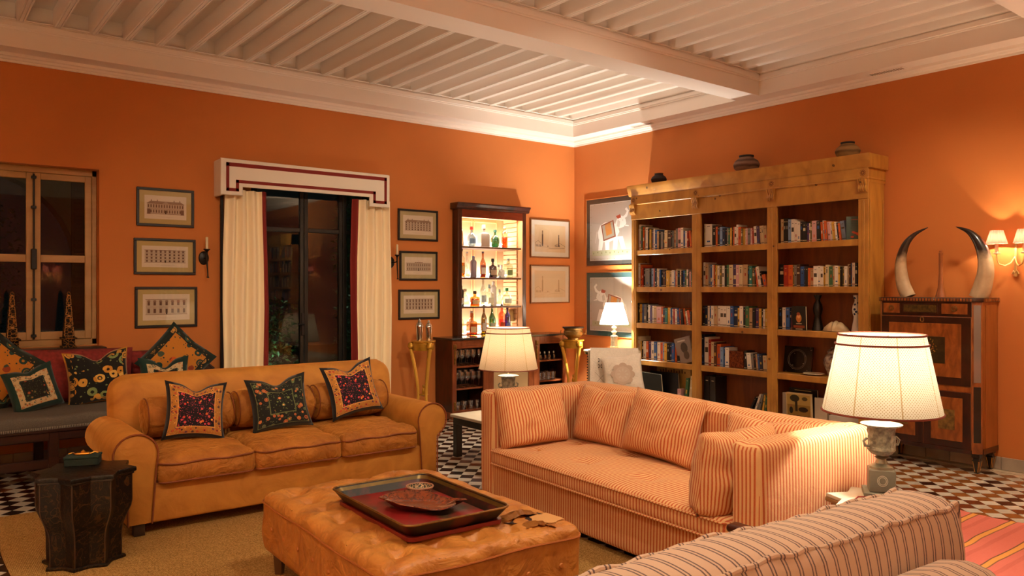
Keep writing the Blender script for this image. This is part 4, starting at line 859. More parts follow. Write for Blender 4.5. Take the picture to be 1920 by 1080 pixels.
for r_ in (.10, .088): b = BM(); tube(b, [(-.0135, r_ * cos(2*pi*k/32), .13 + r_ * sin(2*pi*k/32)) for k in range(32)], .0022, 5, True); xf(b, Matrix.Translation((-.12, -3.40, .657)) @ Matrix.Rotation(R(8), 4, 'Y')); obj('carved_ring', b, M('6a6058', .2), t)
lt('shallow_dish', 'shallow cream dish lying flat on the fourth shelf, right bay', 'dish', [(0, .0), (.05, 0), (.10, .014), (.098, .018), (.05, .006), (0, .006)], (-.2, -3.63, .657), M('c8b490', .3))
t = thing('ginger_jar', 'lidded porcelain ginger jar behind the big lamp shade, right bay', 'jar', (-.14, -3.79, .656)); t2m = M('b8a890', .25, ns=30, na=.5, c2='5a3a3a')
b = BM(); lathe(b, [(0, 0), (.045, 0), (.042, .02), (.075, .10), (.085, .15), (.06, .20), (.04, .21), (0, .21)], 22, tuple(t.location)); obj('body', b, t2m, t)
b = BM(); lathe(b, [(0, .211), (.042, .211), (.046, .235), (.03, .255), (.010, .262), (.014, .275), (0, .285)], 22, tuple(t.location)); obj('lid', b, t2m, t)
for (y, r_, h, lab, c1, c2) in ((-1.66, .092, .125, 'small dark brown clay pot on the left of the bookcase top', '2c1810', '140c08'), (-2.86, .135, .175, 'wide banded clay pot on the middle of the bookcase top', '7a5a48', '3a1c10'), (-3.97, .112, .15, 'ribbed straw coloured clay pot at the right end of the bookcase top', '8a683a', '5a4020')):
    t = thing('clay_pot', lab, 'pot', (-.19, y, 2.713), 0, 'clay pots on top of the bookcase')
    t2 = NT('clay' + c1); t2.set(.85); sz = t2.n('SeparateXYZ', {0: t2.obj()}).outputs[2]; n_ = t2.n('TexNoise', {'Vector': t2.obj(), 'Scale': 9.0, 'Detail': 5}); f_ = t2.n('Clamp', {0: t2.math('MULTIPLY_ADD', t2.math('SINE', t2.math('MULTIPLY', t2.math('ADD', sz, t2.math('MULTIPLY', n_.outputs[0], .03)), 110)), .5, .3)}).outputs[0]; t2.base(t2.mix(f_, lin(c1), lin(c2))); t2.bump(f_, .3, .005)
    b = BM(); lathe(b, [(0, 0), (r_ * .62, 0), (r_ * .92, h * .22), (r_, h * .45), (r_ * .88, h * .65), (r_ * .55, h * .85), (r_ * .50, h * .90)], 26, tuple(t.location)); obj('body', b, t2.m, t)
    b = BM(); lathe(b, [(r_ * .50, h * .89), (r_ * .56, h * .93), (r_ * .56, h), (r_ * .46, h), (r_ * .44, h * .92)], 26, tuple(t.location), cap=False); obj('rim', b, M('15100d', .7), t)
# ================================================================ pictures
def frame_on(back, name, label, c0, c1, z0, z1, fw, fcol, matc, fn, matw=.045, dep=.022, group=None, gilt=None):
    """back True: on the back wall, c=x ; False: on the right wall, c=-y measured to the right"""
    def P(u, n, z): return (u, -n, z) if back else (-n, -u, z)
    t = thing(name, label, 'picture', P((c0 + c1) / 2, .0, (z0 + z1) / 2), 0, group)
    b = BM()
    def bx(u0, u1, n0, n1, a, c, bev=.003):
        p, q = P(u0, n0, a), P(u1, n1, c); box(b, p[0], q[0], p[1], q[1], p[2], q[2], bev)
    bx(c0, c1, .002, dep, z1 - fw, z1); bx(c0, c1, .002, dep, z0, z0 + fw); bx(c0, c0 + fw, .002, dep, z0 + fw, z1 - fw); bx(c1 - fw, c1, .002, dep, z0 + fw, z1 - fw)
    obj('frame', b, fcol, t); b = BM(); bx(c0 + fw * .8, c1 - fw * .8, .003, .010, z0 + fw * .8, z1 - fw * .8, 0); obj('mount', b, M(matc, .8), t)
    W_, H_ = c1 - c0 - 2 * fw - 2 * matw, z1 - z0 - 2 * fw - 2 * matw
    d = Draw(P(c0 + fw + matw, .0102, z0 + fw + matw), (1, 0, 0) if back else (0, -1, 0), (0, 0, 1), .0004); fn(d, W_, H_); d.done('print', t, .8)
    b = BM(); bx(c0 + fw * .9, c1 - fw * .9, .0135, .0150, z0 + fw * .9, z1 - fw * .9, 0); obj('glazing', b, glassy('picture_glass', (.97, .97, .97), .03), t)
    return t
INK = '6a4a38'; PAP = 'dccbb4'
def facade(nx, rows, roof, pap=PAP, wings=False, arches=False, ink=INK):
    def f(d, W_, H_):
        d.rect(0, 0, W_, H_, pap); x0, x1, y0, y1 = W_ * .06, W_ * .94, H_ * .22, H_ * (.66 if roof else .80)
        fr_ = '8a6a54'; d.rect(x0, y0, x1, y1, 'bfa890' if wings else 'c2ae96')
        for y in (y0, y1): d.rect(x0 - .003, y - .002, x1 + .003, y + .0015, fr_)
        for k in range(1, rows): yy = y0 + (y1 - y0) * k / rows; d.rect(x0, yy - .001, x1, yy + .0005, fr_)
        cw = (x1 - x0) / nx; rh = (y1 - y0) / rows
        for i in range(nx):
            for k in range(rows):
                cx, cy = x0 + cw * (i + .5), y0 + rh * (k + .48); a, c = cw * .2, rh * .27
                d.rect(cx - a, cy - c, cx + a, cy + c, ink)
                if arches or k == rows - 1: d.ell(cx, cy + c, a * 1.4, a, fr_, 8)
                else: d.rect(cx - a * 1.4, cy + c * 1.25, cx + a * 1.4, cy + c * 1.4, fr_)
        d.rect(W_ * .485, y0, W_ * .515, y0 + rh * .7, '3a2418')
        if roof == 1:
            d.poly([(x0 - .004, y1), (x1 + .004, y1), (x1 - .03, y1 + H_ * .10), (x0 + .03, y1 + H_ * .10)], '9a7c64')
            d.poly([(W_ * .42, y1), (W_ * .58, y1), (W_ * .5, y1 + H_ * .09)], 'b09a84')
            for q in (.16, .3, .7, .84): d.rect(W_ * q - .004, y1 + H_ * .08, W_ * q + .004, y1 + H_ * .16, fr_)
        if roof == 2:
            d.rect(W_ * .36, y1, W_ * .64, y1 + H_ * .07, 'b8a08a'); d.line((W_ * .5, y1), (W_ * .5, y1 + H_ * .17), .002, fr_)
            for q in (.38, .46, .54, .62): d.ell(W_ * q, y1 + H_ * .035, .004, .006, ink, 6)
        if wings:
            for q in (x0, x1 - .03): d.rect(q, y0 - .004, q + .03, y0 + rh * .9, '7a5a48')
        d.rect(W_ * .3, H_ * .10, W_ * .7, H_ * .106, 'b09c88'); d.rect(W_ * .4, H_ * .07, W_ * .6, H_ * .075, 'b09c88')
    return f
def mosque(faint):
    def f(d, W_, H_):
        c = 'b09470' if faint else '4a3022'; d.rect(0, 0, W_, H_, 'dcc6a4' if faint else 'dac29c')
        for cx, s in ((W_ * .25, 1), (W_ * .78, .75)):
            h = H_ * .62 * s; d.rect(cx - .011 * s, H_ * .22, cx + .011 * s, H_ * .22 + h * .7, c); d.rect(cx - .006, H_ * .22 + h * .7, cx + .006, H_ * .22 + h * .86, c); d.ell(cx, H_ * .22 + h * .88, .008, .012, c, 8)
        for x0_, x1_, y1_ in ((.02, .2, .42), (.64, .98, .34)):
            d.path([(W_ * x0_, H_ * .2), (W_ * x0_, H_ * (y1_ - .08)), (W_ * (x0_ + x1_) / 2, H_ * y1_), (W_ * x1_, H_ * (y1_ - .1)), (W_ * x1_, H_ * .2)], .0035, c)
            for k in range(4): d.rect(W_ * (x0_ + .03 + .04 * k), H_ * .2, W_ * (x0_ + .05 + .04 * k), H_ * .27, c)
        d.line((W_ * .02, H_ * .2), (W_ * .5, H_ * .18), .0015, c); d.line((W_ * .45, H_ * .13), (W_ * .97, H_ * .16), .004 if not faint else .0015, c); d.ell(W_ * .42, H_ * .22, .010, .006, c, 7)
    return f
BF = M('15100d', .35); gp = 'engravings of palace fronts left of the curtain'
frame_on(True, 'framed_print', 'engraving of a long palace with side pavilions, top of the left three', -5.463, -4.954, 2.075, 2.432, .024, BF, 'bca468', facade(14, 2, 1, wings=True), group=gp)
frame_on(True, 'framed_print', 'engraving of a two storey palace, middle of the left three', -5.486, -4.939, 1.625, 1.962, .024, BF, 'bca468', facade(9, 4, 0), group=gp)
frame_on(True, 'framed_print', 'engraving of a palace with an arched gate, lowest of the left three', -5.477, -4.924, 1.130, 1.512, .024, BF, 'bca468', facade(7, 2, 0), group=gp)
gp = 'engravings of palace fronts right of the curtain'
frame_on(True, 'framed_print', 'engraving of a tall roofed palace, top of the three right of the curtain', -2.726, -2.189, 2.045, 2.405, .024, BF, 'b8a67a', facade(9, 4, 1), group=gp)
frame_on(True, 'framed_print', 'engraving of a palace with a central pavilion, middle right of the curtain', -2.705, -2.196, 1.585, 1.925, .024, BF, 'b8a67a', facade(13, 2, 2), group=gp)
frame_on(True, 'framed_print', 'engraving of an arcaded palace, lowest of the three right of the curtain', -2.719, -2.166, 1.138, 1.482, .024, BF, 'b8a67a', facade(9, 3, 0, arches=True), group=gp)
TF = M('7a4a20', .35, .2)
frame_on(True, 'framed_print', 'sketch of a dark minaret and domes in a thin brown frame, right of bar', -.782, -.097, 1.895, 2.400, .016, TF, 'ddd5c6', mosque(False), .06)
frame_on(True, 'framed_print', 'faint pencil view of two minarets in a thin brown frame, lower right', -.782, -.097, 1.300, 1.803, .016, TF, 'ddd5c6', mosque(True), .06)
def elephant(mir):
    def f(d, W_, H_):
        d.rect(-.012, -.012, W_ + .012, H_ + .012, 'd0c8bc'); d.rect(0, 0, W_, H_, 'b9afa4'); d.rect(.03, .05, W_ - .03, .12, 'b0b090')
        X = (lambda x: W_ * (1 - x)) if mir else (lambda x: W_ * x); Y = lambda y: H_ * y
        P_ = lambda pts, c: d.poly([(X(x), Y(y)) for x, y in (pts[::-1] if mir else pts)], c)
        g, g2 = 'efebe4', 'cdc6bc'
        P_([(.18, .50), (.24, .62), (.36, .67), (.52, .66), (.66, .60), (.70, .48), (.62, .36), (.46, .31), (.30, .32), (.20, .38)], g)
        for q, dx in ((.22, -.03), (.34, .03), (.56, -.01), (.66, .10)): P_([(q, .40), (q + dx, .17), (q + dx + .09, .17), (q + .12, .40)], g)
        P_([(.60, .62), (.66, .74), (.76, .76), (.84, .70), (.86, .62), (.80, .56), (.70, .54)], g)
        P_([(.80, .70), (.88, .74), (.92, .84), (.86, .90), (.83, .87), (.87, .83), (.84, .78), (.78, .74)], g)
        P_([(.17, .50), (.13, .30), (.115, .31), (.15, .52)], g2); P_([(.66, .70), (.72, .66), (.70, .56), (.64, .58)], g2)
        P_([(.62, .76), (.72, .79), (.74, .73), (.66, .71)], 'a8442c'); P_([(.84, .60), (.92, .58), (.92, .565), (.83, .575)], 'f0ece4')
        P_([(.26, .62), (.56, .70), (.62, .40), (.32, .33)], '8a4a34'); P_([(.29, .605), (.54, .675), (.59, .42), (.335, .36)], 'a8a090'); P_([(.35, .62), (.49, .66), (.53, .46), (.39, .42)], 'c8843c')
        d.ell(X(.78), Y(.68), .005, .004, '2a2420', 6)
        for k in range(9): d.ell(X(.08 + .1 * k), .085 + .01 * (k % 2), .008, .012, '7a7c50', 6)
        for k in range(6):
            for y in (.006, H_ - .006): d.ell(W_ * (.1 + .16 * k), y, .008, .004, '9a8a40', 6)
        for k in range(7):
            for x in (.006,): d.ell(x, H_ * (.08 + .14 * k), .004, .009, '9a8a40', 6)
    return f
GF = M('b0642c', .35, .3)
frame_on(False, 'elephant_picture', 'painting of a white elephant with raised trunk walking right, upper one', .24, 1.16, 1.780, 2.672, .012, GF, '3c3a34', elephant(False), .075, .02)
frame_on(False, 'elephant_picture', 'painting of a white elephant facing left behind the small lamp', .24, 1.16, .868, 1.712, .012, GF, '2e4a4a', elephant(True), .075, .02)
# ================================================================ pelmet and curtains
CU = M('f6e2bc', .8); CUR = M('7c1c14', .85); LN = M('16120f', .9)
t = thing('pelmet', 'cream fabric pelmet with dark red braid border over the glass door', 'pelmet', (-3.86, 0, 2.4))
pp = [(-4.765, 2.395), (-4.553, 2.395), (-4.553, 2.480), (-3.187, 2.480), (-3.187, 2.380), (-2.942, 2.380), (-2.942, 2.735), (-4.765, 2.745)]
PM = M('e6dccb', .85, bs=20, bst=.05); b = BM(); prism(b, pp, -.215, -.19, 'y', 0, .010, 3); obj('front_board', b, PM, t)
for xa in (-4.765, -2.967): b = BM(); box(b, xa, xa + .025, -.20, -.002, 2.39, 2.735, .006); obj('return', b, PM, t)
b = BM(); box(b, -4.76, -2.945, -.20, -.002, 2.71, 2.74, .004); obj('top_board', b, PM, t)
tr = [(-4.70, 2.692), (-4.70, 2.447), (-4.607, 2.447), (-4.607, 2.530), (-3.13, 2.530), (-3.13, 2.432), (-2.995, 2.432), (-2.995, 2.685)]
b = BM(); hw = .015
for p, q in zip(tr, tr[1:] + tr[:1]):
    x0_, x1_ = sorted((p[0], q[0])); z0_, z1_ = sorted((p[1], q[1])); box(b, x0_ - hw, x1_ + hw, -.218, -.2145, z0_ - hw if z1_ - z0_ > .02 else z0_ - hw, z1_ + hw, .001)
obj('braid', b, CUR, t, 'dark red braid border')
def curtain(label, xa, xb, red, red_side, dark_side, per, seed):
    t = thing('curtain', label, 'curtain', ((xa + xb) / 2, -.11, 0)); rnd_ = random.Random(seed)
    n = 120; ph = [rnd_.uniform(-.6, .6) for _ in range(40)]
    def surf(x0_, x1_, mat, nm, n, off=0):
        b = BM(); rows = []; zs = [0.008, .3, .8, 1.3, 1.8, 2.2, 2.46]
        for z in zs:
            row = []
            for i in range(n + 1):
                x = x0_ + (x1_ - x0_) * i / n; k = (x - xa) / per; ki = int(k) % 40; f = k - int(k); wv = sin(2 * pi * k + ph[ki] * sin(pi * f))
                sp_ = 1 + .06 * (1 - z / 2.46); xc = (xa + xb) / 2; xx = xc + (x - xc) * sp_
                row.append(b.verts.new((xx + .010 * sin(z * 3 + k), -.105 + off + .036 * wv * (.75 + .1 * sin(z * 2.2 + k * 2)), z)))
            rows.append(row)
        for p, q in zip(rows, rows[1:]):
            for i in range(n): b.faces.new((p[i], p[i + 1], q[i + 1], q[i]))
        return obj(nm, b, mat, t, None, 80)
    surf(xa, xb, CU, 'drape', n)
    rx = (xb, xb + red) if red_side > 0 else (xa - red, xa); surf(rx[0], rx[1], CUR, 'leading_edge', 12)
    if dark_side: b = BM(); box(b, xa - .014, xa + .006, -.07, -.03, .01, 2.4, .003); obj('lining', b, LN, t)
curtain('cream pleated curtain with red edge left of the glass door', -4.70, -4.32, .055, 1, True, .105, 1)
curtain('cream pleated curtain with red edge right of the glass door', -3.27, -2.87, .065, -1, False, .10, 2)
# unlit candle wall brackets
for (x, y_, lab) in ((-4.86, -.10, 'black iron candle bracket left of the curtain'), (-2.785, -.10, 'black iron candle bracket right of the curtain over the picture')):
    t = thing('candle_bracket', lab, 'sconce', (x, 0, 1.78)); IR = M('1a130e', .4, .6)
    b = BM(); lathe(b, [(0, 0), (.05, .0), (.045, .012), (.02, .02), (0, .022)], 16); xf(b, Matrix.Translation((x - (.0 if x < -4 else .03), -.002, 1.79)) @ Matrix.Rotation(pi / 2, 4, 'X') @ Matrix.Scale(1.35, 4, (0, 1, 0))); obj('backplate', b, IR, t)
    b = BM(); tube(b, [(x - (.0 if x < -4 else .03), -.02, 1.79), (x, -.06, 1.79), (x, -.10, 1.80)], .007, 8); tube(b, [(x, -.10, 1.845), (x, -.10, 1.78), (x + .008, -.098, 1.66), (x + .012, -.095, 1.60)], [.010, .009, .007, .006], 8); lathe(b, [(0, 1.595), (.012, 1.598), (.012, 1.608), (0, 1.612)], 8, (x + .012, -.095, 0)); obj('arm', b, IR, t)
    b = BM(); lathe(b, [(.008, 1.84), (.02, 1.86), (.034, 1.868), (.030, 1.874), (.012, 1.872), (0, 1.872)], 8, (x, -.10, 0)); obj('drip_pan', b, IR, t)
    b = BM(); lathe(b, [(0, 1.873), (.0125, 1.873), (.0125, 1.985), (.004, 1.988), (0, 1.99)], 12, (x, -.10, 0)); obj('candle', b, M('cfc09a', .5), t)
# obelisks on the sill
for x in (-6.437, -6.023):
    t = thing('obelisk', ('left' if x < -6.2 else 'right') + ' one of the two dark painted obelisks on the window sill', 'obelisk', (x, -.09, .985), 0, 'painted obelisks on the window sill'); y = -.09
    t2 = NT('scagliola'); t2.set(.75, 0, .15); v_ = t2.n('TexVoronoi', {'Vector': t2.obj(), 'Scale': 34.0}); v_.feature = 'DISTANCE_TO_EDGE'; t2.base(t2.mix(t2.math('LESS_THAN', v_.outputs[0], .05), lin('120e0a'), lin('8a5a22')))
    b = BM(); box(b, x - .058, x + .058, y - .058, y + .058, .985, 1.0, .003); box(b, x - .045, x + .045, y - .045, y + .045, 1.0, 1.06, .003); box(b, x - .06, x + .06, y - .06, y + .06, 1.06, 1.075, .004); obj('base', b, t2.m, t)
    b = BM(); s2_, s3_ = .042, .016
    v = [[b.verts.new((x + a * s, y + c * s, z)) for a, c in ((-1, -1), (1, -1), (1, 1), (-1, 1))] for s, z in ((s2_, 1.076), (s3_, 1.45))]; tp = b.verts.new((x, y, 1.485))
    for i in range(4): j = (i + 1) % 4; b.faces.new((v[0][i], v[0][j], v[1][j], v[1][i])); b.faces.new((v[1][i], v[1][j], tp))
    b.faces.new(v[0][::-1]); obj('shaft', b, t2.m, t)
    d = Draw((x, y - s2_ - .001, 1.076), (1, 0, 0), (0, .069, 1), .0008)
    for k in range(4):
        z0_ = .012 + k * .09; w1, w2 = s2_ - .006 - (z0_ / .375) * .026, s2_ - .006 - ((z0_ + .078) / .375) * .026
        d.path([(-w1, z0_), (w1, z0_), (w2, z0_ + .075), (-w2, z0_ + .075), (-w1, z0_)], .0035, 'a87430'); d.ell(0, z0_ + .082, w2 * .5, .005, 'a87430', 8)
    d.done('gilt_lines', t)
# ================================================================ drinks cabinet
MH = wood('mahogany', '4a1c0e', '24100a', .3, (5, 5, 1.2), 3, .2); MH2 = wood('satin_walnut', '8a4a24', '6a3014', .35, (5, 5, 1.2), 3, .2); GILT = M('8a6630', .4, .7, ns=40, na=.5, bs=60, bst=.4)
t = thing('wall_cabinet', 'dark wood framed lit niche with bottle shelves above the bar', 'cabinet', (-1.46, 0, .93))
yf = -.12; 
for a, c in ((-1.978, -1.955), (-.965, -.942)): b = BM(); box(b, a, c, yf, -.002, .925, 2.45, .003); obj('side_panel', b, MH, t)
for a, c in ((-1.975, -1.925), (-1.0, -.945)): b = BM(); box(b, a, c, yf - .012, yf, .925, 2.44, .004); obj('stile', b, MH, t)
b = BM(); box(b, -1.925, -1.0, yf - .010, yf + .004, 2.345, 2.44, .003); obj('frieze', b, wood('red_mahogany', '7a2c14', '5a1c0c', .3, (2, 5, 4), 3, .2), t)
b = BM(); prism(b, [(yf - .012, 2.44), (yf - .03, 2.455), (yf - .03, 2.47), (yf - .055, 2.50), (yf - .055, 2.515), (-.002, 2.515), (-.002, 2.44)], -2.01, -.905, 'x', 0, .003); obj('cornice', b, MH, t)
b = BM(); box(b, -1.935, -.985, .262, .274, .935, 2.40); obj('back_panel', b, M('dcb48c', .6), t)
b = BM()
for x in (-1.86, -1.52, -1.48, -1.13): box(b, x, x + .012, .252, .262, 1.0, 2.36, .002)
for z in (1.02, 2.33): box(b, -1.86, -1.12, .252, .262, z, z + .012, .002)
obj('panel_moulding', b, M('f0c890', .6), t)
for xs, nm in ((-1.934, 'left_lining'), (-.998, 'right_lining')): b = BM(); box(b, xs, xs + .012, yf, .262, .935, 2.39); obj('lining', b, M('c89058', .6), t)
for k in range(24): b = BM(); box(b, -1.014, -.999, -.02, .26, 1.0 + k * .058, 1.05 + k * .058, .004); obj('brick', b, M('e0b080', .7), t)
b = BM(); box(b, -1.934, -.987, yf, .26, 2.375, 2.40); obj('top_lining', b, M('dcb48c', .6), t)
LED = emit('led_strip', 'fff0d8', 18)
for z in (2.001, 1.627, 1.278):
    b = BM(); box(b, -1.922, -1.016, yf + .002, .25, z - .022, z, .002); obj('shelf', b, wood('shelf_brown', '6a4424', '4a2c14', .4), t)
for z in (.927, 1.279, 1.628, 2.002):
    b = BM(); box(b, -1.90, -1.04, .235, .25, z + .001, z + .010); obj('led_strip', b, LED, t, 'glowing light strip at the back of the shelf')
    light('niche_light', 'AREA', (-1.46, .215, z + .02), 8, (1, .93, .80), .85, (R(180 + 22), 0, 0), shape='RECTANGLE', size_y=.03)
light('niche_light', 'AREA', (-1.46, -.09, 2.36), 6, (1, .93, .80), .8, (R(-18), 0, 0), shape='RECTANGLE', size_y=.03)
# bar unit below
t = thing('bar_cabinet', 'low dark wood bar cabinet with open shelves and a pleated fabric door', 'cabinet', (-1.36, -.19, 0)); x0, x1, yf, zt = -2.225, -.47, -.38, .905
b = BM(); box(b, x0 - .03, x1 + .03, yf - .03, -.002, zt - .002, .925, .004); obj('top', b, M('3a332c', .25, ns=8, na=.4, coat=.2), t)
for x in (x0, -1.765, -1.0, x1 - .03): b = BM(); box(b, x, x + .03, yf + .02, -.02, .06, zt - .003, .002); obj('side_panel' if x in (x0, x1 - .03) else 'partition', b, MH, t)
b = BM(); box(b, x0 + .01, x1 - .01, -.02, -.003, .06, zt - .003); obj('back_panel', b, M('1a0e08', .7), t)
for a, c in ((x0, x0 + .055), (-1.79, -1.715), (-1.03, -.93), (x1 - .075, x1)): b = BM(); box(b, a, c, yf, yf + .02, .06, zt - .003, .003); obj('stile', b, MH2, t)
for a, c in ((x0 + .056, -1.791), (-1.714, -1.031), (-.929, x1 - .076)): b = BM(); box(b, a, c, yf + .001, yf + .019, zt - .10, zt - .003, .002); box(b, (a + c) / 2 - .12, (a + c) / 2 + .12, yf - .007, yf + .001, zt - .075, zt - .035, .003); obj('frieze', b, [MH2], t)
b = BM(); box(b, x0 - .01, x1 + .01, yf - .012, -.01, 0, .075, .004); obj('plinth', b, MH2, t)
for x in (x0 + .028, -1.75, -.98, x1 - .037):
    
    for zq, sq_ in ((zt - .08, (.04, .022, .06)), (zt - .20, (.026, .016, .16)), (.15, (.026, .014, .10))): b = BM(); rbox(b, (x, yf - .007, zq), sq_, .006, (2, 1, 2)); obj('gilt_mount', b, GILT, t, 'cast gilt mount')
for a, c in ((x0 + .03, -1.766), (-.999, x1 - .03)):
    for z in (.60, .345, .09): b = BM(); box(b, a, c, yf + .03, -.021, z - .02, z, .002); obj('shelf', b, MH2, t)
b = BM(); box(b, -1.713, -1.64, yf + .0, yf + .02, .078, zt - .101, .003); box(b, -1.11, -1.032, yf + .0, yf + .02, .078, zt - .101, .003); box(b, -1.64, -1.11, yf + .0, yf + .02, .078, .14, .003); box(b, -1.64, -1.11, yf + .0, yf + .02, zt - .16, zt - .101, .003); dr = obj('door', b, MH2, t)
b = BM(); pts = [(-1.64 + .53 * k / 104, yf + .012 + (.006 if k % 2 else 0)) for k in range(105)]
v = [[b.verts.new((x, y, z)) for x, y in pts] for z in (.14, .745)]
for i in range(104): b.faces.new((v[0][i], v[0][i + 1], v[1][i + 1], v[1][i]))
obj('pleated_fabric', b, M('c8b088', .9), dr, 'cream pleated fabric panel', 0)
# bottles
def bottle(label, x, z, top, r, kind, col, cap=None, liquid=None, lab=None, y=-.04, square=False, opaque=False, lr=None):
    h = top - z; t = thing('bottle', label, 'bottle', (x, y, z), 0, 'bottles on the drinks shelves'); P = tuple(t.location)
    PRF = {'wine': [(.0, 0), (.98, 0), (1, .02), (1, .52), (.9, .60), (.42, .74), (.34, .80), (.34, .97), (.40, .975), (.40, 1), (.30, 1)],
           'spirit': [(0, 0), (.95, 0), (1, .03), (1, .60), (.88, .68), (.36, .76), (.32, .88), (.40, .90), (.40, .93), (.30, .93)],
           'round': [(0, 0), (.60, 0), (.86, .10), (1, .30), (.95, .48), (.62, .62), (.26, .70), (.24, .84), (.32, .85), (.32, .88), (.2, .88)],
           'squat': [(0, 0), (.93, 0), (1, .05), (1, .52), (.9, .60), (.30, .66), (.26, .80), (.36, .81), (.36, .85), (.2, .85)],
           'cone': [(0, 0), (.95, 0), (1, .03), (.80, .45), (.45, .72), (.28, .86), (.28, .95), (.2, .95)],
           'tall': [(0, 0), (.95, 0), (1, .02), (1, .72), (.85, .78), (.45, .83), (.42, .93), (.5, .94), (.5, .96), (.3, .96)]}[kind]
    pr = [(a * r, c * h) for a, c in PRF]; sg = 4 if square else 18
    mt = M(col, .25) if opaque else glassy('glass_' + col, lin(col)[:3], .16, .05)
    b = BM(); lathe(b, pr, sg, P, cap=False)
    if square: xf(b, Matrix.Translation(P) @ Matrix.Rotation(pi / 4, 4, 'Z') @ Matrix.Scale(1.25, 4) @ Matrix.Translation(-Vector(P)) ) if 0 else [setattr(v, 'co', Vector(P) + Matrix.Rotation(pi / 4 - .2, 3, 'Z') @ Vector(((v.co.x - P[0]) * 1.3, (v.co.y - P[1]) * 1.3, v.co.z - P[2]))) for v in b.verts]
    obj('glass', b, mt, t)
    if liquid:
        b = BM(); hb = (lr or .5) * h; lp = [(0, .004)] + [(a * .92, max(.004, c)) for a, c in pr[1:] if c < hb] ; lp += [(lp[-1][0], hb), (0, hb)]; lathe(b, lp, sg if not square else 4, P, cap=False)
        if square: [setattr(v, 'co', Vector(P) + Matrix.Rotation(pi / 4 - .2, 3, 'Z') @ Vector(((v.co.x - P[0]) * 1.3, (v.co.y - P[1]) * 1.3, v.co.z - P[2]))) for v in b.verts]
        obj('liquid', b, glassy('liq_' + liquid, lin(liquid)[:3], .05, .1), t)
    if cap:
        zc = pr[-1][1]; b = BM(); cr = max(.009, r * .36); lathe(b, [(0, zc - .01), (cr, zc - .01), (cr * 1.05, zc + .01), (cr * .9, h), (0, h)], 12, P); obj('cap', b, M(cap, .4), t)
    if lab:
        b = BM(); rr = r * 1.012; n = 10; z0_, z1_ = h * .14, h * .40
        if square: q = r * .93; vs = [b.verts.new((P[0] - q, P[1] - q * 1.0 - .004, P[2] + z0_)), b.verts.new((P[0] + q * .7, P[1] - q - .006, P[2] + z0_)), b.verts.new((P[0] + q * .7, P[1] - q - .006, P[2] + z1_)), b.verts.new((P[0] - q, P[1] - q - .004, P[2] + z1_))]; b.faces.new(vs)
        else:
            v = [[b.verts.new((P[0] + rr * cos(a), P[1] + rr * sin(a), P[2] + zz)) for a in [R(-150 + 12 * k) for k in range(n + 1)]] for zz in (z0_, z1_)]
            for i in range(n): b.faces.new((v[0][i], v[0][i + 1], v[1][i + 1], v[1][i]))
        obj('paper_label', b, M(lab, .6), t)
S = (2.002, 1.628, 1.279, .926)
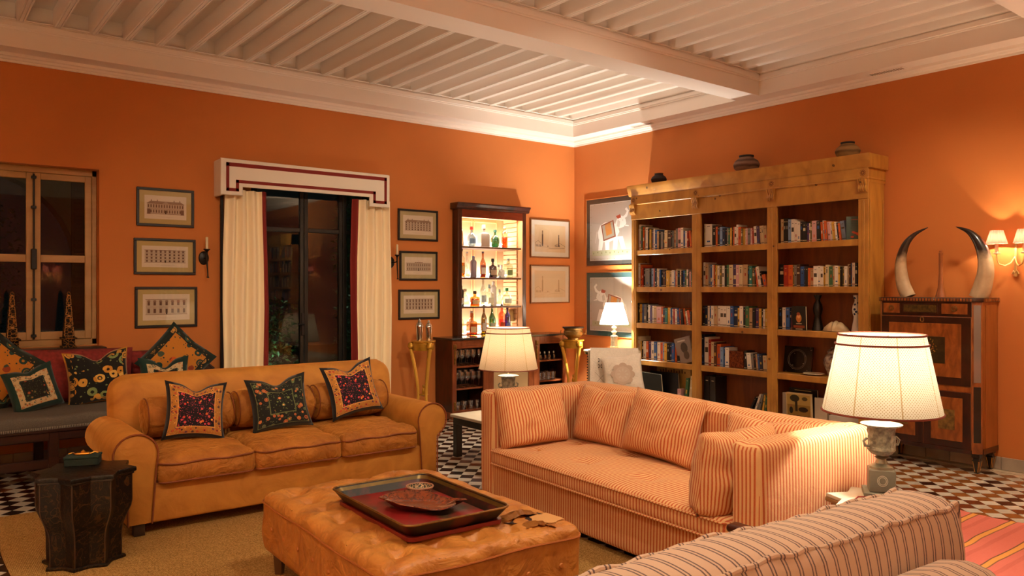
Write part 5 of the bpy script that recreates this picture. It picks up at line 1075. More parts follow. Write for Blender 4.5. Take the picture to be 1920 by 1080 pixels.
for a in (('tall frosted grey bottle at the left end of the top drinks shelf', -1.892, S[0], 2.335, .045, 'cone', 'a8a090', 'c8c0b0', None, None),
    ('round blue and white bottle with red stopper on the top drinks shelf', -1.725, S[0], 2.245, .055, 'round', 'a8c0d8', 'b8281c', None, '7a98b8'),
    ('square speckled white decanter with knob stopper on the top shelf', -1.545, S[0], 2.275, .062, 'squat', 'b8a898', 'c8b8a0', None, None, -.04, True, True),
    ('round pale green bottle on the top drinks shelf', -1.37, S[0], 2.225, .058, 'round', '58b090', '3a6a58', '80c8a8', None),
    ('tapered clear bottle of amber spirit at the right of the top shelf', -1.222, S[0], 2.265, .042, 'tall', 'f0e8dc', 'd8d0c4', 'e08818', None),
    ('clear bottle half full of yellow liquor at the left of the second shelf', -1.87, S[1], 1.975, .042, 'spirit', 'e8e4d4', '3a1c10', 'd8a418', 'c8a868'),
    ('grey lilac bottle with bright blue cap on the second shelf', -1.705, S[1], 1.885, .040, 'tall', '8a8090', '1860c8', None, None, -.05, False, True),
    ('clear tall bottle standing behind the blue capped one', -1.71, S[1], 1.935, .042, 'wine', 'e8e8e8', 'd8d0c8', None, None, .08),
    ('slim amber bottle with white label on the second shelf', -1.555, S[1], 1.935, .038, 'wine', 'd8a878', '3a3a6a', 'b05c14', 'ddd4c4'),
    ('round dark labelled bottle with black stopper on the second shelf', -1.405, S[1], 1.865, .052, 'squat', '6a5468', '14100e', 'a87018', 'b8a088'),
    ('small clear square bottle on the second shelf right of the dark one', -1.33, S[1], 1.79, .038, 'squat', 'd8dcdc', 'b8b8b8', None, 'd0ccc4', -.06, True),
    ('small frosted white bottle on the second shelf', -1.262, S[1], 1.79, .040, 'squat', 'f0f0ec', 'd8d8d4', None, None, -.03, False, True),
    ('clear bottle with green and tan label at right of the second shelf', -1.155, S[1], 1.87, .048, 'spirit', 'c8d4c8', 'c8ccd0', None, '6a8050', -.03, True),
    ('tall matt black bottle with white label at the left of the third shelf', -1.89, S[2], 1.53, .034, 'tall', '14110f', '14110f', None, 'c8c0b0', -.06, False, True),
    ('second black bottle standing just right of the white labelled black one', -1.845, S[2], 1.44, .036, 'squat', '1c1815', '14110f', None, None, .04, False, True),
    ('round clear bottle left of the squat amber one on the third shelf', -1.775, S[2], 1.49, .062, 'round', 'f0f0ec', 'b8a890', None, None, .03),
    ('squat amber bottle with dark stopper on the third shelf', -1.69, S[2], 1.465, .060, 'squat', 'd8b878', '2a1c14', 'c08414', 'c8b488', -.06),
    ('tall clear bottle on the middle of the third drinks shelf', -1.553, S[2], 1.61, .042, 'wine', 'dce4e4', '8a8a8a', None, 'b8c4c8'),
    ('square clear bottle with cream label on the third shelf', -1.465, S[2], 1.545, .046, 'squat', 'e8e8e0', 'a8b8b8', None, 'd8d4b8', -.05, True),
    ('tall white ceramic bottle on the third shelf', -1.38, S[2], 1.585, .040, 'tall', 'ddd8d4', 'ddd8d4', None, None, -.02, False, True),
    ('small clear flask between the white ceramic and green stoppered bottles', -1.305, S[2], 1.485, .040, 'squat', 'e4e4e4', 'c8c8c8', None, None, -.05),
    ('round clear bottle with green stopper at right of the third shelf', -1.185, S[2], 1.50, .062, 'round', 'e0ece4', '2c8a50', None, 'ccd8c8'),
    ('green and yellow bottle at the left edge of the bar top', -1.905, S[3], 1.17, .038, 'spirit', '9aa838', '6a7820', 'a8a030', 'd8d090'),
    ('frosted white tall necked bottle behind the orange capped one', -1.79, S[3], 1.235, .050, 'round', 'f0f0e8', 'c8c8c0', None, None, .10),
    ('square amber bottle with orange cap on the bar top', -1.728, S[3], 1.20, .055, 'squat', 'd8a868', 'c8641c', 'c07c14', 'c8b088', -.05, True),
    ('round clear bottle between amber and wine bottles on the bar top', -1.645, S[3], 1.22, .055, 'round', 'e4e8e8', 'c0c0c0', None, None, .08),
    ('olive green wine bottle with white label on the bar top', -1.548, S[3], 1.285, .038, 'wine', '8a7820', '14110e', None, 'c8c0b4', -.05),
    ('emerald green bottle with pale label on the bar top', -1.415, S[3], 1.28, .045, 'wine', '189050', '0c5a30', None, 'a8a890'),
    ('orange aperitif bottle with black cap on the bar top', -1.265, S[3], 1.30, .045, 'spirit', 'f0a878', '2a2c3c', 'e8601c', 'b84818'),
    ('cobalt blue bottle with red and white cap at right on the bar top', -1.175, S[3], 1.275, .040, 'spirit', '2038b8', 'c86048', None, '6a78b8')): bottle(*a)
t = thing('small_lamp', 'little cream shaded lamp at the right corner of the lit niche', 'lamp', (-1.07, .08, .926)); P = tuple(t.location)
b = BM(); box(b, -1.10, -1.04, .05, .11, .927, 1.03, .004); obj('base', b, M('cdb890', .5), t); b = BM(); lathe(b, [(.075, .15), (.062, .30)], 20, P, cap=False); obj('shade', b, M('d8b878', .8), t); b = BM(); lathe(b, [(.006, .10), (.006, .28), (0, .28)], 8, P); obj('stem', b, GILT, t)
GG = glassy('clear_glass', (.93, .93, .95), .14, .03)
def goblet(x, y, z, label, s=1.0):
    t = tag(obj('wine_glass', lathe(BM(), [(0, 0), (.034 * s, .001), (.030 * s, .004), (.004, .010), (.0035, .075 * s), (.020 * s, .09 * s), (.038 * s, .12 * s), (.040 * s, .145 * s), (.033 * s, .19 * s), (.031 * s, .19 * s), (.038 * s, .145 * s), (.035 * s, .122 * s), (0, .085 * s)], 14, (x, y, z), cap=False), GG), label, 'glass', 'stemmed glasses in the bar cabinet')
def tumbler(x, y, z, label, s=1.0, g='tumblers in the bar cabinet'):
    tag(obj('tumbler', lathe(BM(), [(0, 0), (.028 * s, 0), (.036 * s, .085 * s), (.034 * s, .085 * s), (.027 * s, .008), (0, .008)], 14, (x, y, z), cap=False), GG), label, 'glass', g)
for zi, (z, nm) in enumerate(((.60, 'upper'), (.345, 'middle'))):
    for k in range(5): goblet(-2.13 + k * .082, -.30, z, f'wine glass in the front row of the {nm} left shelf, {ORD[k]} from the left', .95)
    for k in range(4): goblet(-2.09 + k * .085, -.19, z, f'wine glass in the back row of the {nm} left shelf, {ORD[k]} from the left', 1.0)
for k in range(4): tumbler(-2.10 + k * .095, -.28, .09, f'heavy tumbler on the lowest left bar shelf, {ORD[k]} from the left', 1.1)
for k in range(4): tumbler(-.88 + k * .075, -.31, .345, f'cut tumbler in the front row of the right bar shelf, {ORD[k]} from the left', 1.15)
for k in range(3): tumbler(-.85 + k * .08, -.22, .345, f'cut tumbler in the back row of the right bar shelf, {ORD[k]} from the left', 1.15)
for k, (c, nm) in enumerate((('1c5a34', 'green'), ('9a3a18', 'amber'), ('c8c8c8', 'clear'), ('2a2018', 'dark'))): bottle(f'tiny {nm} bottle on the upper right shelf of the bar', -.86 + k * .075, .60, .60 + .10, .020, 'squat', c, 'b8b0a0', None, None, -.30)
# gold tripod stands
GD = M('c8922c', .38, .55, ns=20, na=.3, bs=30, bst=.2); GD2 = M('d8a440', .4, .5)
def tripod(label, x, y, zt, a0):
    t = thing('tripod_stand', label, 'stand', (x, y, 0), 0, 'gilt tripod stands beside the bar'); P = (x, y, 0)
    b = BM(); lathe(b, [(0, zt - .105), (.115, zt - .105), (.12, zt - .095), (.118, zt - .02), (.135, zt - .012), (.135, zt), (0, zt)], 28, P, 0, lambda a, z: 1 + .02 * sin(14 * a) * (zt - .1 < z < zt - .015)); obj('drum_top', b, GD, t)
    for k in range(3):
        a = a0 + 2 * pi * k / 3; pts = []; n = 9
        for i in range(n + 1): s = i / n; r_ = .145 - .10 * sin(pi * min(1, s * 1.15) / 2) + .13 * max(0, s - .62) ** 1.3 * 2; pts.append((x + r_ * cos(a), y + r_ * sin(a), (zt - .06) * (1 - s) + .02 * s))
        b = BM(); tube(b, pts, [.022 - .008 * i / n for i in range(n + 1)], 8); obj('leg', b, GD2, t)
        b = BM(); q = Vector((x + .135 * cos(a), y + .135 * sin(a), zt - .055)); bmesh.ops.create_uvsphere(b, u_segments=12, v_segments=8, radius=.042, matrix=Matrix.Translation(q))
        for v in b.verts: v.co = q + (v.co - q) * (1 + .12 * sin(8 * math.atan2(v.co.z - q.z, (v.co - q).x + (v.co - q).y)))
        obj('rosette', b, GD, t)
        b = BM(); lathe(b, [(0, 0), (.024, 0), (.028, .014), (.016, .03), (0, .03)], 10, (pts[-1][0], pts[-1][1], 0)); obj('foot', b, GD, t)
    b = BM(); lathe(b, [(0, .30), (.012, .30), (.05, .315), (.05, .325), (.015, .33), (.02, .36), (.008, .39), (.014, .41), (0, .43)], 12, P); obj('stretcher_finial', b, GD, t)
tripod('gilt carved tripod stand holding two silver shakers, left of the bar', -2.60, -.36, .915, .5)
tripod('gilt carved tripod stand holding a low gilt urn, in the room corner', -.58, -.61, .86, .35)
SV = M('c8c4bc', .15, 1.0)
for x, s, lab in ((-2.665, 1.0, 'taller silver cocktail shaker, left one on the gilt stand'), (-2.545, .93, 'shorter silver cocktail shaker, right one on the gilt stand')):
    t = thing('cocktail_shaker', lab, 'shaker', (x, -.38, .915)); P = tuple(t.location)
    b = BM(); lathe(b, [(0, 0), (.030 * s, 0), (.032 * s, .01), (.042 * s, .15 * s), (.042 * s, .155 * s), (0, .155 * s)], 20, P); obj('body', b, SV, t)
    b = BM(); lathe(b, [(.044 * s, .156 * s), (.044 * s, .17 * s), (.032 * s, .195 * s), (.026 * s, .205 * s), (.027 * s, .21 * s), (0, .21 * s)], 20, P); obj('strainer_top', b, SV, t)
    b = BM(); lathe(b, [(.018 * s, .2105 * s), (.019 * s, .225 * s), (.010 * s, .238 * s), (.006, .245 * s), (0, .248 * s)], 16, P); obj('cap', b, SV, t)
t = thing('gilt_urn', 'low wide gilt urn with dark rim on the corner tripod stand', 'urn', (-.58, -.61, .861)); P = tuple(t.location)
b = BM(); lathe(b, [(0, 0), (.075, 0), (.07, .015), (.09, .035), (.118, .06), (.122, .10), (.110, .118), (.125, .140), (0, .138)], 28, P, 0, lambda a, z: 1 + .012 * sin(22 * a)); obj('body', b, M('8a6428', .4, .6, ns=30, na=.5), t)
b = BM(); lathe(b, [(.124, .139), (.134, .145), (.134, .156), (.11, .156), (.11, .141)], 28, P, cap=False); obj('rim', b, M('2a1c10', .4, .3), t)
for s in (-1, 1): b = BM(); tube(b, [(P[0] + s * q[0] * .72, P[1] - s * q[0] * .6, P[2] + q[1]) for q in ((.12, .07), (.155, .065), (.17, .09), (.16, .115))], .006, 6); obj('handle', b, GILT, t)
# ================================================================ fall-front desk with horns
V1 = wood('kingwood', 'a05a24', '66300f', .3, (5, 5, 2), 3.5, .4); V2 = wood('veneer_dark', '3a140a', '1c0a06', .28, (5, 5, 2), 3, .4); V3 = wood('veneer_side', '9c5c2a', '7c4418', .35, (4, 4, .8), 3, .3); EB = M('14100c', .3, coat=.3); LQ = M('1a140c', .3, ns=50, na=0, c2='5a4418')
FX = -.36; ya, yb = -4.352, -5.111
t = thing('fall_front_desk', 'tall marquetry fall front desk with tapered feet right of the bookcase', 'desk', (-.18, -4.77, 0))
b = BM(); prism(b, [(-.004, ya), (FX + .03, ya), (FX, ya - .03), (FX, yb), (FX + .045, yb - .062), (-.004, yb - .062)], .16, 1.385, 'z', 0, .002); obj('carcass', b, [V3], t)
b = BM(); prism(b, [(-.002, ya + .012), (FX + .022, ya + .012), (FX - .012, ya - .022), (FX - .012, yb - .004), (FX + .038, yb - .074), (-.002, yb - .074)], 1.385, 1.42, 'z', 0, .003); obj('top', b, V2, t)
for k in range(30): b = BM(); yy = ya - .03 - k * .0248; box(b, FX - .0165, FX - .0115, yy - .015, yy, 1.391, 1.413, .001); obj('inlay_block', b, V1, t)
for k in range(9): b = BM(); xx = FX + .07 + k * .033; box(b, xx, xx + .02, yb - .0785, yb - .0735, 1.391, 1.413, .001); obj('inlay_block', b, V1, t)
def slab(nm, y0, y1, z0, z1, m, x=0.0, th=.008, lab=None, par=None): b = BM(); box(b, FX - x - th, FX - x, y0, y1, z0, z1, .0015); return obj(nm, b, m, par or t, lab)
slab('frieze', ya - .03, yb, 1.265, 1.384, V2, 0, .004)
for (y0, y1, mm) in ((ya - .045, ya - .185, 0), (ya - .21, ya - .50, 1), (ya - .53, ya - .73, 0)):
    d_ = slab('drawer', y0, y1, 1.285, 1.37, V1 if not mm else V2, .004, .006)
    if mm: slab('lacquer_panel', y0 - .012, y1 + .012, 1.297, 1.358, LQ, .010, .002, None, d_)
    else:
        yc = (y0 + y1) / 2; b = BM()
        for r_, q in ((.022, 0), (.013, .004)): tube(b, [(FX - .013 - q, yc + r_ * cos(2*pi*k/20), 1.328 + r_ * sin(2*pi*k/20)) for k in range(20)], .0032, 6, True)
        obj('ring_pull', b, GILT, d_)
ff = slab('fall_front', ya - .03, yb + .005, .70, 1.258, V2, 0, .010, 'drop front with lacquer centre')
slab('veneer_panel', ya - .095, yb + .075, .765, 1.205, V1, .010, .003, None, ff); slab('lacquer_panel', ya - .235, yb + .20, .875, 1.095, M('1a1408', .3, ns=18, na=0, c2='3a2c14'), .013, .002, None, ff)
d = Draw((FX - .0155, ya - .235, .875), (0, -1, 0), (0, 0, 1), .0006); r2 = random.Random(5)
for k in range(46): a_, q = r2.random() * 6.28, r2.random() ** .6; d.ell(.17 + .10 * q * cos(a_), .13 + .075 * q * sin(a_), .005, .006, r2.choice(['8a6a24', 'a87c30', '6a5018', '9a5a20']), 7)
for k in range(6): d.line((.17, .03), (.08 + .035 * k, .10), .002, '6a5420')
d.rect(.12, .015, .22, .035, '4a3a18'); d.done('painted_flowers', ff, .4)
b = BM(); tube(b, [(FX - .014, ya - .375 + .013 * cos(2*pi*k/14), 1.235 + .02 * sin(2*pi*k/14)) for k in range(14)], .004, 6, True); obj('escutcheon', b, GILT, ff)
slab('rail', ya - .03, yb, .655, .695, V1, 0, .006)
for (y0, y1) in ((ya - .03, ya - .378), (ya - .386, yb + .005)):
    d_ = slab('door', y0, y1, .19, .648, V2, 0, .010); slab('veneer_panel', y0 - .06, y1 + .06, .245, .60, V1, .010, .003, None, d_); slab('lacquer_panel', y0 - .12, y1 + .12, .335, .50, M('4a3418', .35, ns=30, na=.4, c2='8a6a34'), .013, .002, None, d_)
    b = BM(); yy = (y1 + .03) if y0 > -4.5 else (y0 - .03); lathe(b, [(0, 0), (.012, 0), (.010, .004), (0, .005)], 12); xf(b, Matrix.Translation((FX - .011, yy, .47)) @ Matrix.Rotation(-pi / 2, 4, 'Y')); obj('keyhole_plate', b, GILT, d_)
slab('base_rail', ya - .03, yb, .155, .186, V2, 0, .012)
# chamfered front corner
A_, B_ = Vector((FX, yb, 0)), Vector((FX + .045, yb - .062, 0)); dr_ = (B_ - A_).normalized(); nm_ = Vector((dr_.y, -dr_.x, 0)); 
if nm_.x > 0: nm_ = -nm_
def cham(nm, s0, s1, z0, z1, m, off, th, lab=None):
    b = BM(); L = (B_ - A_).length; p = [A_ + dr_ * L * s0 + nm_ * off, A_ + dr_ * L * s1 + nm_ * off]; q = [v + nm_ * th for v in p]
    prism(b, [(v.x, v.y) for v in (p[0], p[1], q[1], q[0])], z0, z1, 'z', 0, .001); obj(nm, b, m, t, lab)
cham('corner_stile', .02, .98, .16, 1.384, V1, 0, .004)
cham('corner_panel', .16, .84, .735, 1.36, M('8a8078', .22, .3, coat=.6), .004, .003, 'black lacquer corner panel with its bright reflection painted in grey'); cham('corner_panel', .16, .84, .25, .70, EB, .004, .003)  # upper panel coloured grey to paint in the reflection on black lacquer
b = BM(); box(b, FX + .10, -.04, yb - .068, yb - .062, .20, 1.36, .001); obj('side_veneer', b, V3, t)
b = BM(); box(b, FX + .055, -.006, yb - .068, yb - .062, .155, .20, .002); obj('side_rail', b, V2, t)
for x, y in ((FX + .045, yb - .022), (-.05, yb - .022), (FX + .045, ya - .04), (-.05, ya - .04)):
    b = BM(); lathe(b, [(0, 0), (.020, 0), (.040, .105), (.030, .112), (.030, .125), (.042, .132), (.042, .159), (0, .159)], 4, (x, y, 0), 0); xf(b, Matrix.Translation((x, y, 0)) @ Matrix.Rotation(pi / 4, 4, 'Z') @ Matrix.Translation((-x, -y, 0))); ft = obj('foot', b, EB, t, None, 20)
    for s_ in ((-1, 0), (0, -1)):
        bb_ = BM(); 
        for e_ in (-1, 1):
            p0 = Vector((x, y, .012)) + Vector((s_[0], s_[1], 0)) * .0150; p1 = Vector((x, y, .10)) + Vector((s_[0], s_[1], 0)) * .0285; sd = Vector((-s_[1], s_[0], 0)) * e_
            tube(bb_, [p0 + sd * .010, p1 + sd * .022], .0022, 4)
        obj('stringing', bb_, M('c88a3a', .4), ft)
def hornm():
    t2 = NT('horn'); t2.set(.28, 0, .5, 0, .3); z = t2.n('SeparateXYZ', {0: t2.obj()}).outputs[2]; n_ = t2.n('TexNoise', {'Vector': t2.obj(), 'Scale': 11.0, 'Detail': 5}); zz = t2.math('ADD', z, t2.math('MULTIPLY', n_.outputs[0], .14))
    f = t2.n('MapRange', {0: zz, 1: .38, 2: .46, 3: 0.0, 4: 1.0}).outputs[0]; c = t2.mix(n_.outputs[0], lin('c8b494'), lin('9a7a58')); t2.base(t2.mix(f, c, lin('1c1210'))); t2.bump(n_.outputs[0], .2, .01); return t2.m
HM = hornm()
for lab, pts, r0 in (('left curved horn standing on the desk, tip bending right', [(-4.535, 1.421), (-4.490, 1.53), (-4.468, 1.66), (-4.475, 1.78), (-4.515, 1.89), (-4.59, 1.97), (-4.70, 2.022)], .058),
                     ('right curved horn standing on the desk, tip bending left', [(-5.10, 1.421), (-5.135, 1.53), (-5.155, 1.66), (-5.135, 1.79), (-5.085, 1.90), (-5.02, 1.97), (-4.925, 2.014)], .070)):
    P3 = []; n = 28
    for i in range(n + 1):
        s = i / n * (len(pts) - 1); k = min(int(s), len(pts) - 2); f = s - k; p = [Vector(pts[max(0, min(len(pts) - 1, k + q))]) for q in (-1, 0, 1, 2)]
        v = .5 * ((2 * p[1]) + (-p[0] + p[2]) * f + (2 * p[0] - 5 * p[1] + 4 * p[2] - p[3]) * f * f + (-p[0] + 3 * p[1] - 3 * p[2] + p[3]) * f ** 3); P3.append((-.20, v.x, v.y))
    b = BM(); tube(b, P3, [r0 * (1 - (i / n) ** 1.6) + .002 for i in range(n + 1)], 18); zmin = 1.421
    for v in b.verts: v.co.z = max(v.co.z, zmin)
    xf(b, Matrix.Translation((.20, -pts[0][0], -1.421))); o = obj('horn', b, HM); o.location = (-.20, pts[0][0], 1.421); tag(o, lab, 'horn', 'horns on the desk')
lt('wooden_horn', 'slender turned wooden cone standing between the two horns', 'ornament', [(0, 0), (.045, 0), (.036, .03), (.022, .09), (.016, .20), (.016, .36), (.018, .375), (.012, .38), (.012, .395), (0, .40)], (-.20, -4.805, 1.421), M('8a4c22', .4))
# ================================================================ table lamps
LS1 = shade_mat('pleat_cream', 'ecdfc4', ('b08c58', 700, 560), 8, .62); LS3 = shade_mat('pleat_peach', 'e6c49c', ('b88858', 700, 560), 8, .62); TRIM = M('7a3420', .8); STN = M('8a8476', .6, ns=38, na=0, c2='3a362e', bs=50, bst=.8); MET = M('8a8474', .35, .6, ns=25, na=.4)
def urn_lamp(label, x, y, z, rz, power, hh=None):
    t = thing('urn_lamp', label, 'lamp', (x, y, z)); P = (x, y, z)
    b = BM(); box(b, -.082, .082, -.082, .082, 0, .020, .003); box(b, -.058, .058, -.058, .058, .020, .125, .004); xf(b, Matrix.Translation(P) @ Matrix.Rotation(rz, 4, 'Z')); obj('plinth', b, M('6c6a60', .5, ns=20, na=.2), t)
    b = BM()
    for q, n in ((.022, 24), (.016, 20)): tube(b, [(q * cos(2*pi*k/n), -.060, .075 + q * 1.1 * sin(2*pi*k/n)) for k in range(n)], .0022, 5, True)
    lathe(b, [(0, 0), (.006, 0), (0, .003)], 8, (0, -.06, .05)); xf(b, Matrix.Translation(P) @ Matrix.Rotation(rz, 4, 'Z')); obj('wreath_relief', b, M('b8b4a8', .4), t)
    b = BM(); lathe(b, [(0, .125), (.056, .125), (.054, .136), (.028, .150), (.020, .170), (.032, .178), (.02, .188)], 26, P); obj('foot', b, MET, t)
    def rel(a, zz): return 1 + (.12 * noise.noise(Vector((cos(a) * 3.2, sin(a) * 3.2, zz * 45))) if .225 < zz < .315 else .03 * abs(sin(9 * a)) if zz <= .225 else 0)
    b = BM(); lathe(b, [(.022, .186), (.045, .195), (.062, .215), (.060, .225)] + [(.058 + .004 * k / 9, .23 + .085 * k / 9) for k in range(10)] + [(.070, .325), (.092, .332), (.094, .338), (.05, .345), (.012, .350)], 48, P, 0, rel); obj('urn', b, STN, t)
    b = BM()
    for s in (-1, 1): tube(b, [(s * .058, 0, .235), (s * .085, 0, .235), (s * .092, 0, .258), (s * .075, 0, .272)], .007, 6)
    xf(b, Matrix.Translation(P) @ Matrix.Rotation(rz + .5, 4, 'Z')); obj('handle', b, STN, t)
    b = BM(); lathe(b, [(.012, .349), (.009, .36), (.014, .372), (.008, .385), (.006, .44), (.006, .60), (0, .60)], 12, P); obj('stem', b, M('a8a49a', .35, .5), t)
    z0, z1, r0, r1 = .397, .765, .265, .192
    b = BM(); l = b.loops.layers.uv.verify(); n = 128; rg = []
    for k in range(6):
        s = k / 5; row = []
        for i in range(n): a = 2 * pi * i / n; rr = (r0 + (r1 - r0) * s) * (1 + .004 * cos(16 * a)) ; row.append(b.verts.new((x + rr * cos(a), y + rr * sin(a), z + z0 + (z1 - z0) * s)))
        rg.append(row)
    for k in range(5):
        for i in range(n):
            j = (i + 1) % n; f = b.faces.new((rg[k][i], rg[k][j], rg[k + 1][j], rg[k + 1][i]))
            for lp, (u, v) in zip(f.loops, ((i, k), (i + 1, k), (i + 1, k + 1), (i, k + 1))): lp[l].uv = (u / n, v / 5 * .27)
    sh = obj('shade', b, hh or LS1, t, None, 0); sh.data.shade_smooth()
    for zz, rr in ((z0, r0), (z1, r1), (z1 - .045, r1 + .012)): b = BM(); tube(b, [(x + (rr + .002) * cos(2*pi*i/48), y + (rr + .002) * sin(2*pi*i/48), z + zz) for i in range(48)], .0052, 6, True); obj('trim', b, TRIM, sh, 'reddish brown trim band')
    b = BM()
    for k in range(3): a = 2 * pi * k / 3 + .3; tube(b, [(x, y, z + .60), (x + (r1 - .004) * cos(a), y + (r1 - .004) * sin(a), z + z1 - .01)], .002, 5)
    obj('shade_carrier', b, GILT, t)
    b = BM(); bmesh.ops.create_uvsphere(b, u_segments=14, v_segments=10, radius=.026, matrix=Matrix.Translation((x, y, z + .555))); obj('bulb', b, emit('bulb_' + str(power), 'ffdca0', 12), t)
    g = light('lamp_bulb', 'POINT', (x, y, z + .61), power, (1, .88, .70), .045)
    return t
urn_lamp('big urn lamp with cream patterned shade on the star table in the foreground', -3.46, -5.925, .511, R(-58), LAMP_P[0])
urn_lamp('urn lamp with cream pleated shade behind the far end of the striped sofa', -2.873, -2.247, .378, R(-50), LAMP_P[1], LS3)
t = thing('pleated_lamp', 'small lamp with white pleated shade before the lower elephant picture', 'lamp', (-.36, -1.10, .747)); P = tuple(t.location)
b = BM(); lathe(b, [(0, 0), (.065, 0), (.065, .018), (.048, .026), (.05, .045), (.046, .05)], 24, P); obj('base', b, M('b89868', .4, ns=14, na=.3), t)
b = BM(); lathe(b, [(.046, .05), (.042, .055), (.040, .15), (.046, .158), (.046, .17), (.02, .185)], 24, P, 0, lambda a, z: 1 + .05 * cos(12 * a)); obj('fluted_column', b, M('8a7a60', .4, ns=40, na=.4), t)
b = BM(); lathe(b, [(.02, .184), (.014, .20), (.032, .215), (.034, .225), (.018, .235), (.014, .255), (.03, .268), (.03, .28), (.010, .29), (.007, .40), (0, .40)], 20, P); obj('stem', b, M('d8ccb4', .35), t)
def pleated(nm, par, c, z0, z1, r0, r1, npl, mat, amp=.02):
    b = BM(); n = npl * 2; rg = [[b.verts.new((c[0] + (r0 + (r1 - r0) * s) * (1 + (amp if i % 2 else -amp)) * cos(2*pi*i/n), c[1] + (r0 + (r1 - r0) * s) * (1 + (amp if i % 2 else -amp)) * sin(2*pi*i/n), z0 + (z1 - z0) * s)) for i in range(n)] for s in (0, .5, 1)]
    for k in range(2):
        for i in range(n): j = (i + 1) % n; b.faces.new((rg[k][i], rg[k][j], rg[k + 1][j], rg[k + 1][i]))
    return obj(nm, b, mat, par, None, 0)
pleated('shade', t, P, P[2] + .312, P[2] + .572, .175, .10, 56, shade_mat('pleat_white', 'f4ecdc', None, 0, .6))
b = BM(); bmesh.ops.create_uvsphere(b, u_segments=12, v_segments=8, radius=.022, matrix=Matrix.Translation((P[0], P[1], P[2] + .42))); obj('bulb', b, emit('bulb_w', 'fff0d0', 15), t)
light('lamp_bulb', 'POINT', (P[0], P[1], P[2] + .46), LAMP_P[2], (1, .94, .84), .03)
# round table for the small lamp
t = thing('corner_table', 'small round dark table with white edged top under the pleated lamp', 'table', (-.42, -1.02, 0)); P = tuple(t.location)
b = BM(); lathe(b, [(0, .728), (.27, .728), (.275, .737), (.27, .746), (0, .746)], 36, P); obj('tabletop', b, M('b8ac98', .25, ns=6, na=.3), t)
b = BM(); lathe(b, [(0, .70), (.255, .70), (.262, .728), (0, .728)], 36, P); obj('rim', b, EB, t)
b = BM(); lathe(b, [(0, .02), (.03, .02), (.05, .1), (.025, .2), (.03, .5), (.05, .62), (.03, .70), (0, .70)], 16, P); obj('column', b, EB, t)
for k in range(3): a = .4 + 2 * pi * k / 3; b = BM(); tube(b, [(P[0], P[1], .12), (P[0] + .12 * cos(a), P[1] + .12 * sin(a), .07), (P[0] + .22 * cos(a), P[1] + .22 * sin(a), .014)], [.02, .016, .014], 8); obj('leg', b, EB, t)
# star topped table
def star(n, ro, ri, a0=0): return [((ro if k % 2 == 0 else ri) * cos(a0 + pi * k / n), (ro if k % 2 == 0 else ri) * sin(a0 + pi * k / n)) for k in range(2 * n)]
t = thing('star_table', 'eight pointed star table with white marble top beside the striped sofa', 'table', (-3.55, -6.0, 0)); m = Matrix.Translation((-3.55, -6.0, 0))
a0 = math.atan2(.138, -.281)
b = BM(); prism(b, star(8, .27, .203, a0), .492, .510, 'z', 0, .003); xf(b, m); obj('tabletop', b, M('c9c2b2', .25, ns=7, na=.15), t)
b = BM(); prism(b, star(8, .275, .207, a0), .470, .4915, 'z', 0, .004); xf(b, m); obj('edge', b, M('8a6a44', .4), t)
b = BM(); prism(b, star(8, .25, .188, a0), .40, .4695, 'z', 0, .003); xf(b, m); obj('apron', b, V3, t)
for k in range(8): a = a0 + pi * k / 4; b = BM(); box(b, -.018, .018, -.018, .018, 0, .40, .003); xf(b, m @ Matrix.Translation((.21 * cos(a), .21 * sin(a), 0)) @ Matrix.Rotation(a, 4, 'Z')); obj('leg', b, V3, t)
tag(obj('red_cord', tube(BM(), [(-3.54, -5.95, .514), (-3.58, -5.93, .518), (-3.61, -5.89, .516), (-3.66, -5.90, .514)], .003, 6), M('8a1a1a', .5)), 'thin red lamp cord lying on the white star table', 'cord')
# square table behind the sofa
t = thing('lamp_table', 'low square table with pale top behind the far end of the striped sofa', 'table', (-2.87, -2.28, 0))
b = BM(); box(b, -3.31, -2.46, -2.60, -1.96, .352, .377, .004); obj('tabletop', b, M('b0a48e', .3, ns=6, na=.2), t)
b = BM(); box(b, -3.29, -2.48, -2.58, -1.98, .29, .352, .003); obj('apron', b, EB, t)
for x in (-3.26, -2.51):
    for y in (-2.55, -2.01): b = BM(); box(b, x - .03, x + .03, y - .03, y + .03, 0, .29, .003); obj('leg', b, EB, t)
# carved dark table at left and its green box
t = thing('carved_table', 'dark painted star shaped side table in front of the velvet sofa arm', 'table', (-6.375, -2.98, 0)); m = Matrix.Translation((-6.375, -2.98, 0)); a0 = R(22)
t2 = NT('painted_black'); t2.set(.4, 0, .25); sp_ = t2.n('Mapping', {'Vector': t2.obj(), 'Scale': (1, 1, .7)}); n_ = t2.n('TexNoise', {'Vector': sp_.outputs[0], 'Scale': 9.0, 'Detail': 2, 'Distortion': 2.5}); f = t2.math('LESS_THAN', t2.math('ABSOLUTE', t2.math('SUBTRACT', n_.outputs[0], .5)), .018)
n2_ = t2.n('TexNoise', {'Vector': t2.obj(), 'Scale': 24.0, 'Detail': 3, 'Distortion': 1.5}); f2 = t2.math('LESS_THAN', t2.math('ABSOLUTE', t2.math('SUBTRACT', n2_.outputs[0], .55)), .02)
t2.base(t2.mix(t2.math('MULTIPLY', t2.math('MAXIMUM', f, t2.math('MULTIPLY', f2, .6)), .8), lin('0c0705'), lin('40280f'))); t2.bump(f, .4, .003); PBK = t2.m
b = BM(); prism(b, star(8, .262, .205, a0), .485, .512, 'z', 0, .006); xf(b, m); obj('tabletop', b, M('0c0806', .35, bs=60, bst=.4, spec=.3), t)
b = BM(); prism(b, star(8, .250, .195, a0), .474, .485, 'z', 0, .003); xf(b, m); obj('moulding', b, M('1c110a', .3), t)
